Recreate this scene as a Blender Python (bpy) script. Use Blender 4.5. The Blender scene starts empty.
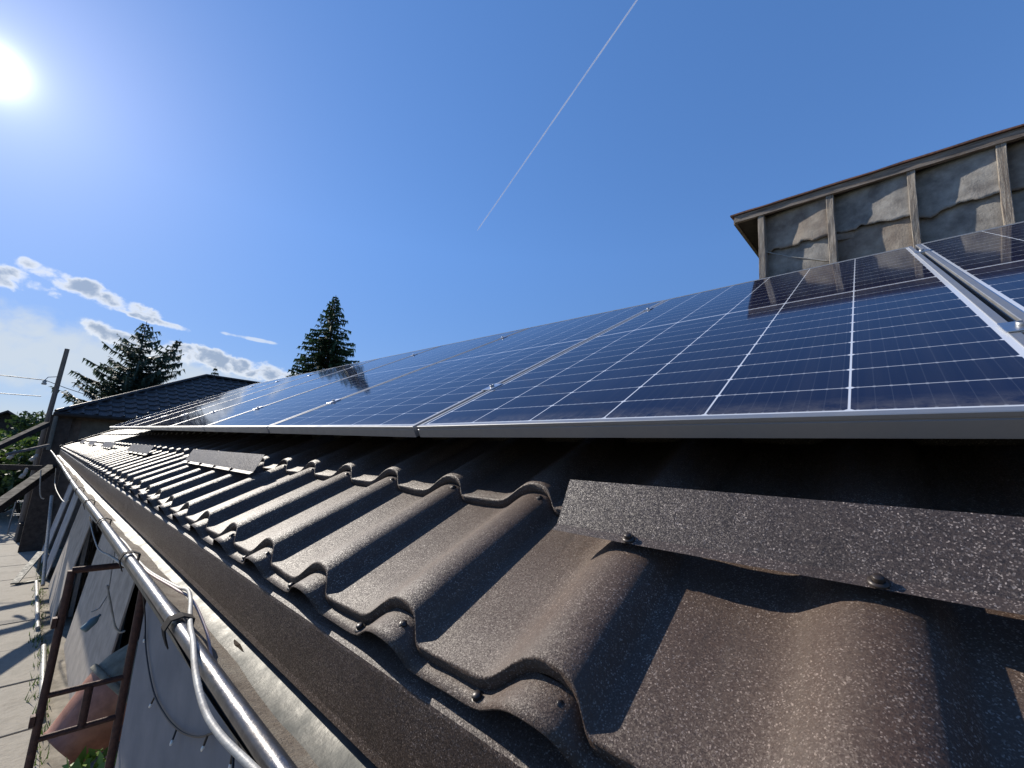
import bpy, bmesh, math, random
from mathutils import Vector, Matrix, noise as mnoise
R = math.radians
random.seed(7)
sc = bpy.context.scene
C = sc.collection

# ------------------------------------------------------------------ camera, sky, sun, exposure
CAMZ = 3.0                                  # eye height above the yard
F_PX = 414.84
WX = Vector((0.66219674, 0.16336747, 0.73130469))     # world X, Y, Z axes in camera space (x right, y down, z forward)
WY = Vector((-0.74785758, 0.08293536, 0.65865831))
WZ = Vector((0.04695233, -0.98307314, 0.17709513))
cam_d = bpy.data.cameras.new('camera')
cam = bpy.data.objects.new('camera', cam_d); C.objects.link(cam)
right = Vector((WX.x, WY.x, WZ.x)); up = -Vector((WX.y, WY.y, WZ.y)); back = -Vector((WX.z, WY.z, WZ.z))
m = Matrix((right, up, back)).transposed().to_4x4()
m.translation = (0, 0, CAMZ)
cam.matrix_world = m
cam_d.sensor_width = 36.0
cam_d.lens = 36.0 * F_PX / 1024.0
cam_d.clip_start = 0.02
cam_d.clip_end = 30000.0
sc.camera = cam

SUN_DIR = Vector((-0.126, 0.863, 0.488)).normalized()
SUN_EL = math.asin(SUN_DIR.z)
SUN_AZ = math.atan2(SUN_DIR.x, SUN_DIR.y)   # clockwise from +Y
SKY_STRENGTH = 0.15
sc.view_settings.view_transform = 'Standard'
sc.view_settings.look = 'None'
sc.view_settings.exposure = 0.35
sc.view_settings.gamma = 1.0
sc.view_settings.use_curve_mapping = False

sun_d = bpy.data.lights.new('sun', 'SUN')
sun_d.energy = 5.0; sun_d.angle = R(0.55); sun_d.color = (1.0, 0.93, 0.82)
sun = bpy.data.objects.new('sun', sun_d); C.objects.link(sun)
sun.rotation_euler = (-SUN_DIR).to_track_quat('-Z', 'Y').to_euler()
sun.location = (0, 0, 30)

# ---- small node helper
class NT:
    def __init__(self, tree):
        self.t = tree; self.n = tree.nodes; self.l = tree.links
    def new(self, typ, **kw):
        nd = self.n.new(typ)
        for k, v in kw.items(): setattr(nd, k, v)
        return nd
    def put(self, sock, v):
        if isinstance(v, bpy.types.NodeSocket): self.l.new(v, sock)
        elif v is not None: sock.default_value = v
    def math(self, op, a, b=None, c=None, clamp=False):
        nd = self.new('ShaderNodeMath', operation=op, use_clamp=clamp)
        self.put(nd.inputs[0], a)
        if b is not None: self.put(nd.inputs[1], b)
        if c is not None: self.put(nd.inputs[2], c)
        return nd.outputs[0]
    def vmath(self, op, a, b=None):
        nd = self.new('ShaderNodeVectorMath', operation=op)
        self.put(nd.inputs[0], a)
        if b is not None: self.put(nd.inputs[1], b)
        return nd
    def mix(self, f, a, b, blend='MIX'):
        nd = self.new('ShaderNodeMix', data_type='RGBA', blend_type=blend)
        self.put(nd.inputs['Factor'], f)
        self.put(nd.inputs[6], a if isinstance(a, bpy.types.NodeSocket) else (*a, 1))
        self.put(nd.inputs[7], b if isinstance(b, bpy.types.NodeSocket) else (*b, 1))
        return nd.outputs[2]
    def noise(self, vec, scale, detail=4, rough=0.55, dist=0.0):
        nd = self.new('ShaderNodeTexNoise')
        self.put(nd.inputs['Vector'], vec)
        nd.inputs['Scale'].default_value = scale; nd.inputs['Detail'].default_value = detail
        nd.inputs['Roughness'].default_value = rough; nd.inputs['Distortion'].default_value = dist
        return nd.outputs[0]
    def ramp(self, fac, stops):
        nd = self.new('ShaderNodeValToRGB')
        e = nd.color_ramp.elements
        while len(e) < len(stops): e.new(0.5)
        for el, (p, col) in zip(e, stops):
            el.position = p; el.color = (*col, 1) if len(col) == 3 else col
        self.put(nd.inputs[0], fac)
        return nd.outputs[0]
    def rng(self, v, a, b, c=0.0, d=1.0, smooth=False):
        nd = self.new('ShaderNodeMapRange', clamp=True)
        if smooth: nd.interpolation_type = 'SMOOTHSTEP'
        self.put(nd.inputs[0], v)
        for i, x in enumerate((a, b, c, d)): self.put(nd.inputs[i + 1], x)
        return nd.outputs[0]

# ---- sky: Nishita + aureole round the sun + backlit clouds low in the +Y sky
w = bpy.data.worlds.new('World'); sc.world = w
w.use_nodes = True
T = NT(w.node_tree); T.n.clear()
sky = T.new('ShaderNodeTexSky', sky_type='NISHITA')
sky.sun_disc = False; sky.sun_elevation = SUN_EL; sky.sun_rotation = SUN_AZ
sky.altitude = 300; sky.air_density = 1.0; sky.dust_density = 0.12; sky.ozone_density = 2.0
tc = T.new('ShaderNodeTexCoord')
dirv = T.vmath('NORMALIZE', tc.outputs['Generated']).outputs[0]
sep = T.new('ShaderNodeSeparateXYZ'); T.put(sep.inputs[0], dirv)
dx, dy, dz = sep.outputs
dyc = T.math('MAXIMUM', dy, 0.05)
gx = T.math('DIVIDE', dx, dyc); gz = T.math('DIVIDE', dz, dyc)
gv = T.new('ShaderNodeCombineXYZ'); T.put(gv.inputs[0], gx); T.put(gv.inputs[1], T.math('MULTIPLY', gz, 1.15))
n1 = T.noise(gv.outputs[0], 26.0, 7, 0.55, 0.3)
n2 = T.noise(gv.outputs[0], 60.0, 6, 0.6)
def ell(cx, cz, rx, rz, rot):
    x = T.math('SUBTRACT', gx, cx); z = T.math('SUBTRACT', gz, cz)
    ca, sa = math.cos(rot), math.sin(rot)
    u = T.math('ADD', T.math('MULTIPLY', x, ca / rx), T.math('MULTIPLY', z, sa / rx))
    v = T.math('ADD', T.math('MULTIPLY', x, -sa / rz), T.math('MULTIPLY', z, ca / rz))
    r2 = T.math('ADD', T.math('MULTIPLY', u, u), T.math('MULTIPLY', v, v))
    return T.math('SUBTRACT', 1.0, r2)
CL = [(-0.085, 0.243, 0.055, 0.017, -0.15), (0.025, 0.249, 0.095, 0.016, -0.22), (0.105, 0.222, 0.07, 0.007, -0.1), (0.215, 0.168, 0.14, 0.022, -0.05), (0.06, 0.178, 0.05, 0.017, -0.3), (0.315, 0.157, 0.08, 0.018, 0.0)]
body = None
for e in CL:
    q = T.math('MAXIMUM', ell(*e), -2.0)
    body = q if body is None else T.math('MAXIMUM', body, q)
dens = T.math('ADD', body, T.math('MULTIPLY', T.math('SUBTRACT', n1, 0.47), 4.2))
dens = T.math('ADD', dens, T.math('MULTIPLY', T.math('SUBTRACT', n2, 0.5), 0.7))
alpha = T.rng(dens, -0.05, 0.85, 0, 0.9, True)
core = T.rng(dens, 0.35, 1.35, 0, 1, True)
# thin veil lower left
veil = T.math('ADD', T.math('MAXIMUM', ell(0.03, 0.13, 0.36, 0.062, -0.06), -1.5), T.math('MULTIPLY', T.math('SUBTRACT', n1, 0.5), 2.4))
veila = T.rng(veil, -0.5, 1.0, 0, 0.85, True)
wisp = T.math('ADD', T.math('MAXIMUM', ell(0.275, 0.228, 0.07, 0.0045, 0.02), -1.5), T.math('MULTIPLY', T.math('SUBTRACT', n1, 0.5), 3.0))
wispa = T.rng(wisp, 0.0, 1.0, 0, 0.6, True)
front = T.rng(dy, 0.2, 0.5)
alpha = T.math('MULTIPLY', alpha, front); veila = T.math('MULTIPLY', veila, front); wispa = T.math('MULTIPLY', wispa, front)
K = 1.0 / SKY_STRENGTH
hs = T.new('ShaderNodeHueSaturation'); hs.inputs['Saturation'].default_value = 1.32; hs.inputs['Value'].default_value = 1.0
gm_ = T.new('ShaderNodeGamma'); gm_.inputs[1].default_value = 0.55
T.put(gm_.inputs[0], T.vmath('MULTIPLY', sky.outputs[0], (0.15, 0.15, 0.15)).outputs[0])
T.put(hs.inputs['Color'], T.vmath('MULTIPLY', gm_.outputs[0], (0.51 * K, 0.565 * K, 0.735 * K)).outputs[0])
skyc = T.vmath('SCALE', hs.outputs[0]); T.put(skyc.inputs['Scale'], T.rng(dz, 0.0, 0.45, 0.66, 1.0)); skyc = skyc.outputs[0]
cloudc = T.mix(core, (0.72 * K, 0.75 * K, 0.79 * K), (0.25 * K, 0.32 * K, 0.44 * K))
col = T.mix(veila, skyc, (0.50 * K, 0.56 * K, 0.62 * K))
col = T.mix(wispa, col, (0.66 * K, 0.70 * K, 0.74 * K))
col = T.mix(alpha, col, cloudc)
dt = T.vmath('DOT_PRODUCT', dirv, tuple(SUN_DIR)).outputs['Value']
ang = T.math('ARCCOSINE', T.math('MINIMUM', dt, 0.999999))
def halo(width, amp): return T.math('MULTIPLY', T.math('EXPONENT', T.math('DIVIDE', ang, -R(width))), amp * K)
g1 = halo(0.70, 5.0)
g2 = T.math('ADD', halo(4.5, 0.30), halo(16.0, 0.055))
gl = T.new('ShaderNodeCombineColor')
gs = T.math('ADD', g1, g2)
T.put(gl.inputs[0], gs); T.put(gl.inputs[1], T.math('MULTIPLY', gs, 0.98)); T.put(gl.inputs[2], T.math('MULTIPLY', gs, 0.94))
col = T.mix(1.0, col, gl.outputs[0], 'ADD')
bg = T.new('ShaderNodeBackground'); T.put(bg.inputs[0], col); bg.inputs[1].default_value = SKY_STRENGTH
out = T.new('ShaderNodeOutputWorld'); T.put(out.inputs[0], bg.outputs[0])

# ------------------------------------------------------------------ helpers
SL = R(28.0); cS, sS = math.cos(SL), math.sin(SL)
def eun(e, u, n):                           # roof coordinates (along eave, up the slope, off the slope) -> world
    return Vector((cS * u - sS * n, e, sS * u + cS * n + CAMZ))
def ray(px, py):
    d = Vector((px - 512, py - 384, F_PX)).normalized()
    return Vector((WX.dot(d), WY.dot(d), WZ.dot(d)))
def atY(px, py, Y):
    d = ray(px, py); d = d * (Y / d.y); d.z += CAMZ; return d
def atX(px, py, X):
    d = ray(px, py); d = d * (X / d.x); d.z += CAMZ; return d

class MB:
    def __init__(self): self.v = []; self.f = []; self.sm = []
    def add(self, vs, fs, smooth=False):
        o = len(self.v)
        self.v += [tuple(p) for p in vs]
        self.f += [tuple(i + o for i in f) for f in fs]
        self.sm += [smooth] * len(fs)
        return self
    def hexa(self, p):                      # 8 points: bottom 4 ccw, top 4 ccw
        return self.add(p, [(3, 2, 1, 0), (4, 5, 6, 7), (0, 1, 5, 4), (1, 2, 6, 5), (2, 3, 7, 6), (3, 0, 4, 7)])
    def box(self, x0, x1, y0, y1, z0, z1):
        return self.hexa([(x0, y0, z0), (x1, y0, z0), (x1, y1, z0), (x0, y1, z0), (x0, y0, z1), (x1, y0, z1), (x1, y1, z1), (x0, y1, z1)])
    def beam(self, a, b, w, h, upv=(0, 0, 1)):
        a, b = Vector(a), Vector(b); d = (b - a).normalized()
        s = d.cross(Vector(upv)).normalized(); t = s.cross(d).normalized()
        q = lambda p, i, j: p + s * (w / 2 * i) + t * (h / 2 * j)
        return self.hexa([q(a, -1, -1), q(a, 1, -1), q(b, 1, -1), q(b, -1, -1), q(a, -1, 1), q(a, 1, 1), q(b, 1, 1), q(b, -1, 1)])
    def tube(self, pts, r, seg=8, caps=True):
        pts = [Vector(p) for p in pts]; n = len(pts)
        rs = r if isinstance(r, (list, tuple)) else [r] * n
        prev = None; vs = []; fs = []
        for i, p in enumerate(pts):
            d = (pts[min(i + 1, n - 1)] - pts[max(i - 1, 0)])
            d = d.normalized() if d.length > 1e-9 else Vector((0, 0, 1))
            if prev is None:
                a = Vector((0, 0, 1)) if abs(d.z) < 0.9 else Vector((1, 0, 0))
                s = d.cross(a).normalized()
            else:
                s = (prev - d * prev.dot(d)).normalized()
            prev = s; t = d.cross(s)
            for k in range(seg):
                an = 2 * math.pi * k / seg
                vs.append(p + (s * math.cos(an) + t * math.sin(an)) * rs[i])
        for i in range(n - 1):
            for k in range(seg):
                k2 = (k + 1) % seg
                fs.append((i * seg + k, i * seg + k2, (i + 1) * seg + k2, (i + 1) * seg + k))
        self.add(vs, fs, True)
        if caps:
            self.add([vs[k] for k in range(seg)], [tuple(reversed(range(seg)))])
            self.add([vs[(n - 1) * seg + k] for k in range(seg)], [tuple(range(seg))])
        return self
    def lathe(self, prof, origin=(0, 0, 0), axis=(0, 0, 1), seg=20):
        ax = Vector(axis).normalized(); a = Vector((1, 0, 0)) if abs(ax.x) < 0.9 else Vector((0, 1, 0))
        s = ax.cross(a).normalized(); t = ax.cross(s); o = Vector(origin); vs = []; fs = []
        for (r, h) in prof:
            for k in range(seg):
                an = 2 * math.pi * k / seg
                vs.append(o + ax * h + (s * math.cos(an) + t * math.sin(an)) * r)
        for i in range(len(prof) - 1):
            for k in range(seg):
                k2 = (k + 1) % seg
                fs.append((i * seg + k, i * seg + k2, (i + 1) * seg + k2, (i + 1) * seg + k))
        return self.add(vs, fs, True)
    def build(self, name, mat, parent=None, bevel=0.0, loc=None):
        me = bpy.data.meshes.new(name)
        me.from_pydata(self.v, [], self.f); me.validate()
        if len(me.polygons) == len(self.sm):
            me.polygons.foreach_set('use_smooth', self.sm)
        me.materials.append(mat); me.update()
        o = bpy.data.objects.new(name, me); C.objects.link(o)
        if parent is not None: o.parent = parent
        if loc is not None: o.location = loc
        if bevel > 0:
            b = o.modifiers.new('bevel', 'BEVEL'); b.width = bevel; b.segments = 2; b.limit_method = 'ANGLE'
        return o

def tag(o, label=None, cat=None, group=None, kind=None):
    if label: o['label'] = label
    if cat: o['category'] = cat
    if group: o['group'] = group
    if kind: o['kind'] = kind
    return o
def thing(name, label, cat, loc=(0, 0, 0), group=None):
    o = bpy.data.objects.new(name, None); C.objects.link(o)
    o.location = loc; o.empty_display_size = 0.2
    return tag(o, label, cat, group)
def smoothpath(pts, n=8):
    pts = [Vector(p) for p in pts]; out = []
    P = [pts[0] * 2 - pts[1]] + pts + [pts[-1] * 2 - pts[-2]]
    for i in range(1, len(P) - 2):
        a, b, c, d = P[i - 1:i + 3]
        for k in range(n):
            t = k / n
            out.append(0.5 * ((2 * b) + (c - a) * t + (2 * a - 5 * b + 4 * c - d) * t * t + (3 * b - a - 3 * c + d) * t ** 3))
    out.append(pts[-1]); return out

# ------------------------------------------------------------------ materials
MATS = {}
def mat(name, color, rough=0.6, metal=0.0, var=0.0, vscale=6.0, bump=0.0, bscale=40.0, color2=None, spec=0.5, detail=6, stretch=None):
    m = bpy.data.materials.new(name); m.use_nodes = True
    t = NT(m.node_tree); b = t.n['Principled BSDF']
    b.inputs['Roughness'].default_value = rough; b.inputs['Metallic'].default_value = metal
    b.inputs['Specular IOR Level'].default_value = spec
    vec = t.new('ShaderNodeTexCoord').outputs['Object']
    if stretch:
        mp = t.new('ShaderNodeMapping'); t.put(mp.inputs[0], vec); mp.inputs['Scale'].default_value = stretch; vec = mp.outputs[0]
    if color2 or var:
        c2 = color2 or tuple(max(0, c * (1 - var)) for c in color)
        n = t.noise(vec, vscale, detail, 0.62)
        f = t.rng(n, 0.35, 0.65)
        t.put(b.inputs['Base Color'], t.mix(f, color, c2))
        t.put(b.inputs['Roughness'], t.rng(n, 0.3, 0.7, max(0.02, rough - 0.08), min(1, rough + 0.1)))
    else:
        b.inputs['Base Color'].default_value = (*color, 1)
    if bump:
        bn = t.new('ShaderNodeBump'); bn.inputs['Strength'].default_value = bump; bn.inputs['Distance'].default_value = 0.01
        t.put(bn.inputs['Height'], t.noise(vec, bscale, 5, 0.6)); t.put(b.inputs['Normal'], bn.outputs[0])
    MATS[name] = m
    return m

def make_tile(name='granular_brown_coating', dark=(0.056, 0.032, 0.0215), light=(0.40, 0.32, 0.265), rough=0.54, dust=0.2):
    m = bpy.data.materials.new(name); m.use_nodes = True
    t = NT(m.node_tree); b = t.n['Principled BSDF']
    vec = t.new('ShaderNodeTexCoord').outputs['Object']
    vo = t.new('ShaderNodeTexVoronoi'); vo.inputs['Scale'].default_value = 760; t.put(vo.inputs['Vector'], vec)
    sr = t.new('ShaderNodeSeparateColor'); t.put(sr.inputs[0], vo.outputs['Color'])
    vo2 = t.new('ShaderNodeTexVoronoi'); vo2.inputs['Scale'].default_value = 400; t.put(vo2.inputs['Vector'], vec)
    sr2 = t.new('ShaderNodeSeparateColor'); t.put(sr2.inputs[0], vo2.outputs['Color'])
    fine = t.noise(vec, 1100, 3, 0.7)
    mp = t.new('ShaderNodeMapping'); mp.inputs['Rotation'].default_value = (0, SL, 0); t.put(mp.inputs[0], vec)
    mp2 = t.new('ShaderNodeMapping'); mp2.inputs['Scale'].default_value = (1.6, 22, 22); t.put(mp2.inputs[0], mp.outputs[0])
    runs = t.noise(mp2.outputs[0], 1.0, 6, 0.6)
    glint_flecks = t.math('POWER', sr.outputs[0], 11.0)  # glints on the granular coating, painted as pale flecks in its colour
    big = t.math('MULTIPLY', t.rng(sr2.outputs[0], 0.95, 0.98), t.rng(vo2.outputs['Distance'], 0.40, 0.25))  # sparser, larger painted glint flecks
    dn = t.noise(vec, 3.0, 7, 0.65)
    worn = t.rng(t.noise(vec, 7.0, 6, 0.7), 0.35, 0.65, 0.45, 1.25)
    f = t.math('ADD', t.math('MULTIPLY', glint_flecks, 0.75), t.math('MULTIPLY', t.rng(fine, 0.45, 0.75), 0.08))
    f = t.math('MULTIPLY', t.math('ADD', f, t.math('MULTIPLY', big, 0.5)), worn, clamp=True)
    base = t.mix(f, dark, light)
    base = t.mix(t.math('MULTIPLY', t.rng(dn, 0.42, 0.75), dust), base, (0.125, 0.098, 0.072))
    base = t.mix(t.math('MULTIPLY', t.rng(runs, 0.52, 0.72), dust * 0.9), base, (0.15, 0.12, 0.09))
    base = t.mix(t.math('MULTIPLY', t.rng(runs, 0.46, 0.30), 0.35), base, (0.022, 0.016, 0.013))
    t.put(b.inputs['Base Color'], base)
    flake = t.rng(sr.outputs[1], 0.55, 0.95)
    t.put(b.inputs['Roughness'], t.math('SUBTRACT', t.rng(dn, 0.3, 0.7, rough, rough + 0.1), t.math('MULTIPLY', flake, 0.18)))
    b.inputs['Specular IOR Level'].default_value = 0.36
    geo = t.new('ShaderNodeNewGeometry')
    off = t.vmath('SUBTRACT', vo.outputs['Color'], (0.5, 0.5, 0.5)).outputs[0]
    off = t.vmath('MULTIPLY', off, (0.34, 0.34, 0.34)).outputs[0]
    nn_ = t.vmath('NORMALIZE', t.vmath('ADD', geo.outputs['Normal'], off).outputs[0]).outputs[0]
    bn = t.new('ShaderNodeBump'); bn.inputs['Strength'].default_value = 0.4; bn.inputs['Distance'].default_value = 0.0012
    t.put(bn.inputs['Height'], fine); t.put(bn.inputs['Normal'], nn_); t.put(b.inputs['Normal'], bn.outputs[0])
    MATS[name] = m; return m

def make_pv(W, L):
    m = bpy.data.materials.new('monocrystalline_glass'); m.use_nodes = True
    t = NT(m.node_tree); b = t.n['Principled BSDF']
    vec = t.new('ShaderNodeTexCoord').outputs['Object']
    sp = t.new('ShaderNodeSeparateXYZ'); t.put(sp.inputs[0], vec)
    x, y = sp.outputs[0], sp.outputs[1]
    NX, NY, mg, mid = 6, 11, 0.021, 0.016
    px = (W - 2 * mg) / NX; py = (L - 2 * mg - mid) / 2 / NY
    cx = t.math('DIVIDE', t.math('SUBTRACT', x, mg), px)
    yb = t.math('SUBTRACT', y, mg)
    upper = t.math('GREATER_THAN', y, L / 2)
    yb = t.math('SUBTRACT', yb, t.math('MULTIPLY', upper, mid))
    cy = t.math('DIVIDE', yb, py)
    def edge(c, p):                          # distance in metres to the nearest cell border
        fr = t.math('FRACT', c)
        return t.math('MULTIPLY', t.math('MINIMUM', fr, t.math('SUBTRACT', 1.0, fr)), p)
    ex, ey = edge(cx, px), edge(cy, py)
    lx = t.rng(ex, 0.0011, 0.0018, 1, 0); ly = t.rng(ey, 0.0009, 0.0015, 1, 0)
    dia = t.rng(t.math('ADD', ex, ey), 0.0060, 0.0070, 1, 0)
    line = t.math('MAXIMUM', t.math('MAXIMUM', lx, t.math('MULTIPLY', ly, 0.62)), dia)
    inm = t.math('ABSOLUTE', t.math('SUBTRACT', y, L / 2))
    line = t.math('MAXIMUM', line, t.math('MULTIPLY', t.math('LESS_THAN', inm, mid / 2 - 0.004), 0.9))
    outx = t.math('GREATER_THAN', t.math('ABSOLUTE', t.math('SUBTRACT', x, W / 2)), W / 2 - mg)
    outy = t.math('GREATER_THAN', t.math('ABSOLUTE', t.math('SUBTRACT', y, L / 2)), L / 2 - mg)
    line = t.math('MAXIMUM', line, t.math('MAXIMUM', outx, outy))
    bus = t.math('FRACT', t.math('ADD', t.math('MULTIPLY', cx, 10.0), 0.5))
    bus = t.math('MULTIPLY', t.math('MINIMUM', bus, t.math('SUBTRACT', 1.0, bus)), px / 10.0)
    busl = t.rng(bus, 0.0003, 0.0007, 1, 0)
    dot = t.math('MULTIPLY', t.rng(bus, 0.0012, 0.0020, 1, 0), t.rng(ey, 0.003, 0.005, 1, 0))
    n = t.noise(vec, 1.3, 3)
    # each cell differs a touch
    wn = t.new('ShaderNodeTexWhiteNoise', noise_dimensions='2D')
    cv = t.new('ShaderNodeCombineXYZ'); t.put(cv.inputs[0], t.math('FLOOR', cx)); t.put(cv.inputs[1], t.math('FLOOR', cy)); t.put(wn.inputs['Vector'], cv.outputs[0])
    cell = t.mix(t.math('ADD', t.math('MULTIPLY', wn.outputs['Value'], 0.5), t.math('MULTIPLY', n, 0.5)), (0.0065, 0.009, 0.027), (0.009, 0.0125, 0.038))
    colr = t.mix(t.math('MULTIPLY', busl, 0.06), cell, (0.30, 0.33, 0.38))
    colr = t.mix(t.math('MULTIPLY', dot, 0.22), colr, (0.42, 0.45, 0.50))
    colr = t.mix(t.math('MULTIPLY', line, 0.92), colr, (0.62, 0.65, 0.70))
    low = t.math('MULTIPLY', t.rng(y, 0.075, 0.012), t.rng(t.noise(vec, 30, 5, 0.7), 0.35, 0.7, 0.0, 0.30))
    st_ = t.new('ShaderNodeMapping'); st_.inputs['Scale'].default_value = (26, 1.2, 1); t.put(st_.inputs[0], vec)
    film = t.math('ADD', t.rng(t.noise(st_.outputs[0], 1.0, 6, 0.65), 0.45, 0.8, 0.004, 0.035), low)
    colr = t.mix(film, colr, (0.34, 0.31, 0.27))
    t.put(b.inputs['Base Color'], colr)
    b.inputs['Roughness'].default_value = 0.45
    b.inputs['Specular IOR Level'].default_value = 0.0
    b.inputs['Coat Weight'].default_value = 0.95
    dn = t.noise(vec, 9, 6, 0.7)
    t.put(b.inputs['Coat Roughness'], t.rng(dn, 0.3, 0.7, 0.035, 0.075))
    b.inputs['Coat IOR'].default_value = 1.21
    return m

M_tile = make_tile()
M_plate = make_tile('granular_grey_brown_coating', (0.044, 0.031, 0.027), (0.48, 0.40, 0.35), 0.5, 0.10)
M_flash = make_tile('dusty_flashing_coating', (0.050, 0.031, 0.023), (0.42, 0.34, 0.29), 0.5, 0.10)
M_roof_dark = make_tile('dark_roof_coating', (0.013, 0.011, 0.011), (0.05, 0.047, 0.047), 0.5, 0.08)
M_alu = mat('anodised_aluminium', (0.62, 0.63, 0.65), 0.34, 1.0, 0.06, 30, 0.03, 300)
M_frame = mat('frame_aluminium', (0.36, 0.36, 0.36), 0.45, 0.7, 0.08, 20, 0.02, 200)
M_black = mat('black_backing', (0.012, 0.012, 0.013), 0.7)
M_screw = mat('dark_painted_steel', (0.035, 0.027, 0.023), 0.4, 0.3)
M_rubber = mat('black_rubber', (0.015, 0.015, 0.015), 0.7)
M_galv = mat('galvanised_steel', (0.13, 0.125, 0.108), 0.6, 0.2, 0.3, 14, 0.3, 25, color2=(0.08, 0.083, 0.075))
M_bead = mat('worn_galvanised_bead', (0.12, 0.12, 0.13), 0.36, 0.8, 0.3, 25, 0.12, 60, color2=(0.09, 0.085, 0.085))
M_wood = mat('weathered_grey_timber', (0.46, 0.41, 0.34), 0.85, 0, 0.6, 14, 0.8, 60, color2=(0.15, 0.12, 0.10), stretch=(9, 9, 0.5))
M_fascia = mat('weathered_fascia_timber', (0.36, 0.30, 0.24), 0.85, 0, 0.6, 12, 0.6, 60, color2=(0.13, 0.10, 0.08), stretch=(7, 0.5, 7))
M_sheet = mat('weathered_bitumen_sheet', (0.37, 0.345, 0.305), 0.9, 0, 0.5, 9, 0.25, 90, color2=(0.17, 0.155, 0.14), detail=9)
M_sheet2 = mat('brown_stained_bitumen_sheet', (0.36, 0.31, 0.25), 0.9, 0, 0.5, 8, 0.25, 90, color2=(0.17, 0.135, 0.11), detail=9)
M_rust_sheet = mat('rusty_roof_covering', (0.20, 0.095, 0.06), 0.85, 0, 0.5, 14, 0.4, 60, color2=(0.12, 0.07, 0.055))
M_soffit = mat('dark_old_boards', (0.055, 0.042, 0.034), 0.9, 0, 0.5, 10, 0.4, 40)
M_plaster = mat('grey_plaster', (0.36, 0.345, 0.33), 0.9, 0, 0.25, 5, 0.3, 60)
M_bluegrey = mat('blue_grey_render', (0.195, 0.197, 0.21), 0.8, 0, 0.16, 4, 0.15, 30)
M_brown = mat('dark_brown_boards', (0.075, 0.045, 0.032), 0.7, 0, 0.4, 9, 0.3, 60, stretch=(8, 8, 0.8))
M_concrete = None
M_rust = mat('rusty_painted_steel', (0.095, 0.042, 0.03), 0.65, 0.25, 0.5, 40, 0.3, 120, color2=(0.05, 0.026, 0.022))
M_white = mat('white_plastic', (0.42, 0.41, 0.37), 0.55, 0, 0.3, 22, 0.15, 90, color2=(0.27, 0.25, 0.22))
M_pink = mat('pale_pink_cable', (0.5, 0.38, 0.36), 0.5)
M_cable = mat('black_cable', (0.014, 0.014, 0.016), 0.5)
M_bulb = mat('clear_bulb_glass', (0.8, 0.78, 0.72), 0.15)
M_grey_board = mat('grey_fibre_board', (0.44, 0.43, 0.42), 0.85, 0, 0.3, 3, 0.2, 30)
M_beige_board = mat('beige_chip_board', (0.46, 0.40, 0.33), 0.85, 0, 0.3, 5, 0.2, 40)
M_orange = mat('faded_orange_paint', (0.36, 0.15, 0.09), 0.5, 0.1, 0.35, 12, 0.15, 40)
M_cement = mat('cement_crusted_steel', (0.27, 0.25, 0.19), 0.85, 0.1, 0.35, 12, 0.6, 40)
M_blackbox = mat('matt_black_steel', (0.02, 0.02, 0.022), 0.5, 0.2, 0.3, 10)
M_steel = mat('grey_steel', (0.32, 0.33, 0.34), 0.45, 0.7, 0.2, 20)
M_darkmetal = mat('dark_brown_steel', (0.035, 0.030, 0.027), 0.85, 0.0, 0.3, 10, spec=0.15)
M_bark = mat('conifer_bark', (0.075, 0.055, 0.042), 0.95, 0, 0.4, 10, 0.8, 30, stretch=(5, 5, 1))
M_pole = mat('weathered_pole_timber', (0.20, 0.165, 0.135), 0.9, 0, 0.45, 10, 0.5, 40, stretch=(6, 6, 0.5))
M_brick = mat('brown_brick_wall', (0.16, 0.12, 0.095), 0.9, 0, 0.4, 8, 0.4, 30)
M_clay = mat('old_clay_roof', (0.085, 0.06, 0.052), 0.9, 0, 0.4, 4, 0.4, 20)
M_blue = mat('blue_plastic', (0.12, 0.20, 0.23), 0.6)
M_lime = mat('lime_leaves', (0.14, 0.22, 0.03), 0.6)

def leafmat(name, c1, c2, trans=0.25):
    m = bpy.data.materials.new(name); m.use_nodes = True
    t = NT(m.node_tree); b = t.n['Principled BSDF']
    vec = t.new('ShaderNodeTexCoord').outputs['Object']
    n = t.noise(vec, 1.3, 5, 0.7)
    colr = t.mix(t.rng(n, 0.35, 0.65), c1, c2)
    t.put(b.inputs['Base Color'], colr); b.inputs['Roughness'].default_value = 0.6
    tr = t.new('ShaderNodeBsdfTranslucent'); t.put(tr.inputs[0], colr)
    mx = t.new('ShaderNodeMixShader'); mx.inputs[0].default_value = trans
    t.put(mx.inputs[1], b.outputs[0]); t.put(mx.inputs[2], tr.outputs[0])
    t.put(t.n['Material Output'].inputs[0], mx.outputs[0])
    return m
M_spruce = leafmat('spruce_needles', (0.026, 0.060, 0.024), (0.060, 0.105, 0.042), 0.25)
M_fir = leafmat('blue_green_needles', (0.040, 0.066, 0.044), (0.075, 0.11, 0.072), 0.3)
M_leaf = leafmat('broad_leaves', (0.055, 0.095, 0.018), (0.10, 0.16, 0.03), 0.4)
M_leafd = leafmat('dark_broad_leaves', (0.022, 0.045, 0.014), (0.05, 0.085, 0.022), 0.3)
M_brownleaf = leafmat('russet_leaves', (0.10, 0.055, 0.035), (0.07, 0.05, 0.03), 0.3)

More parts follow.
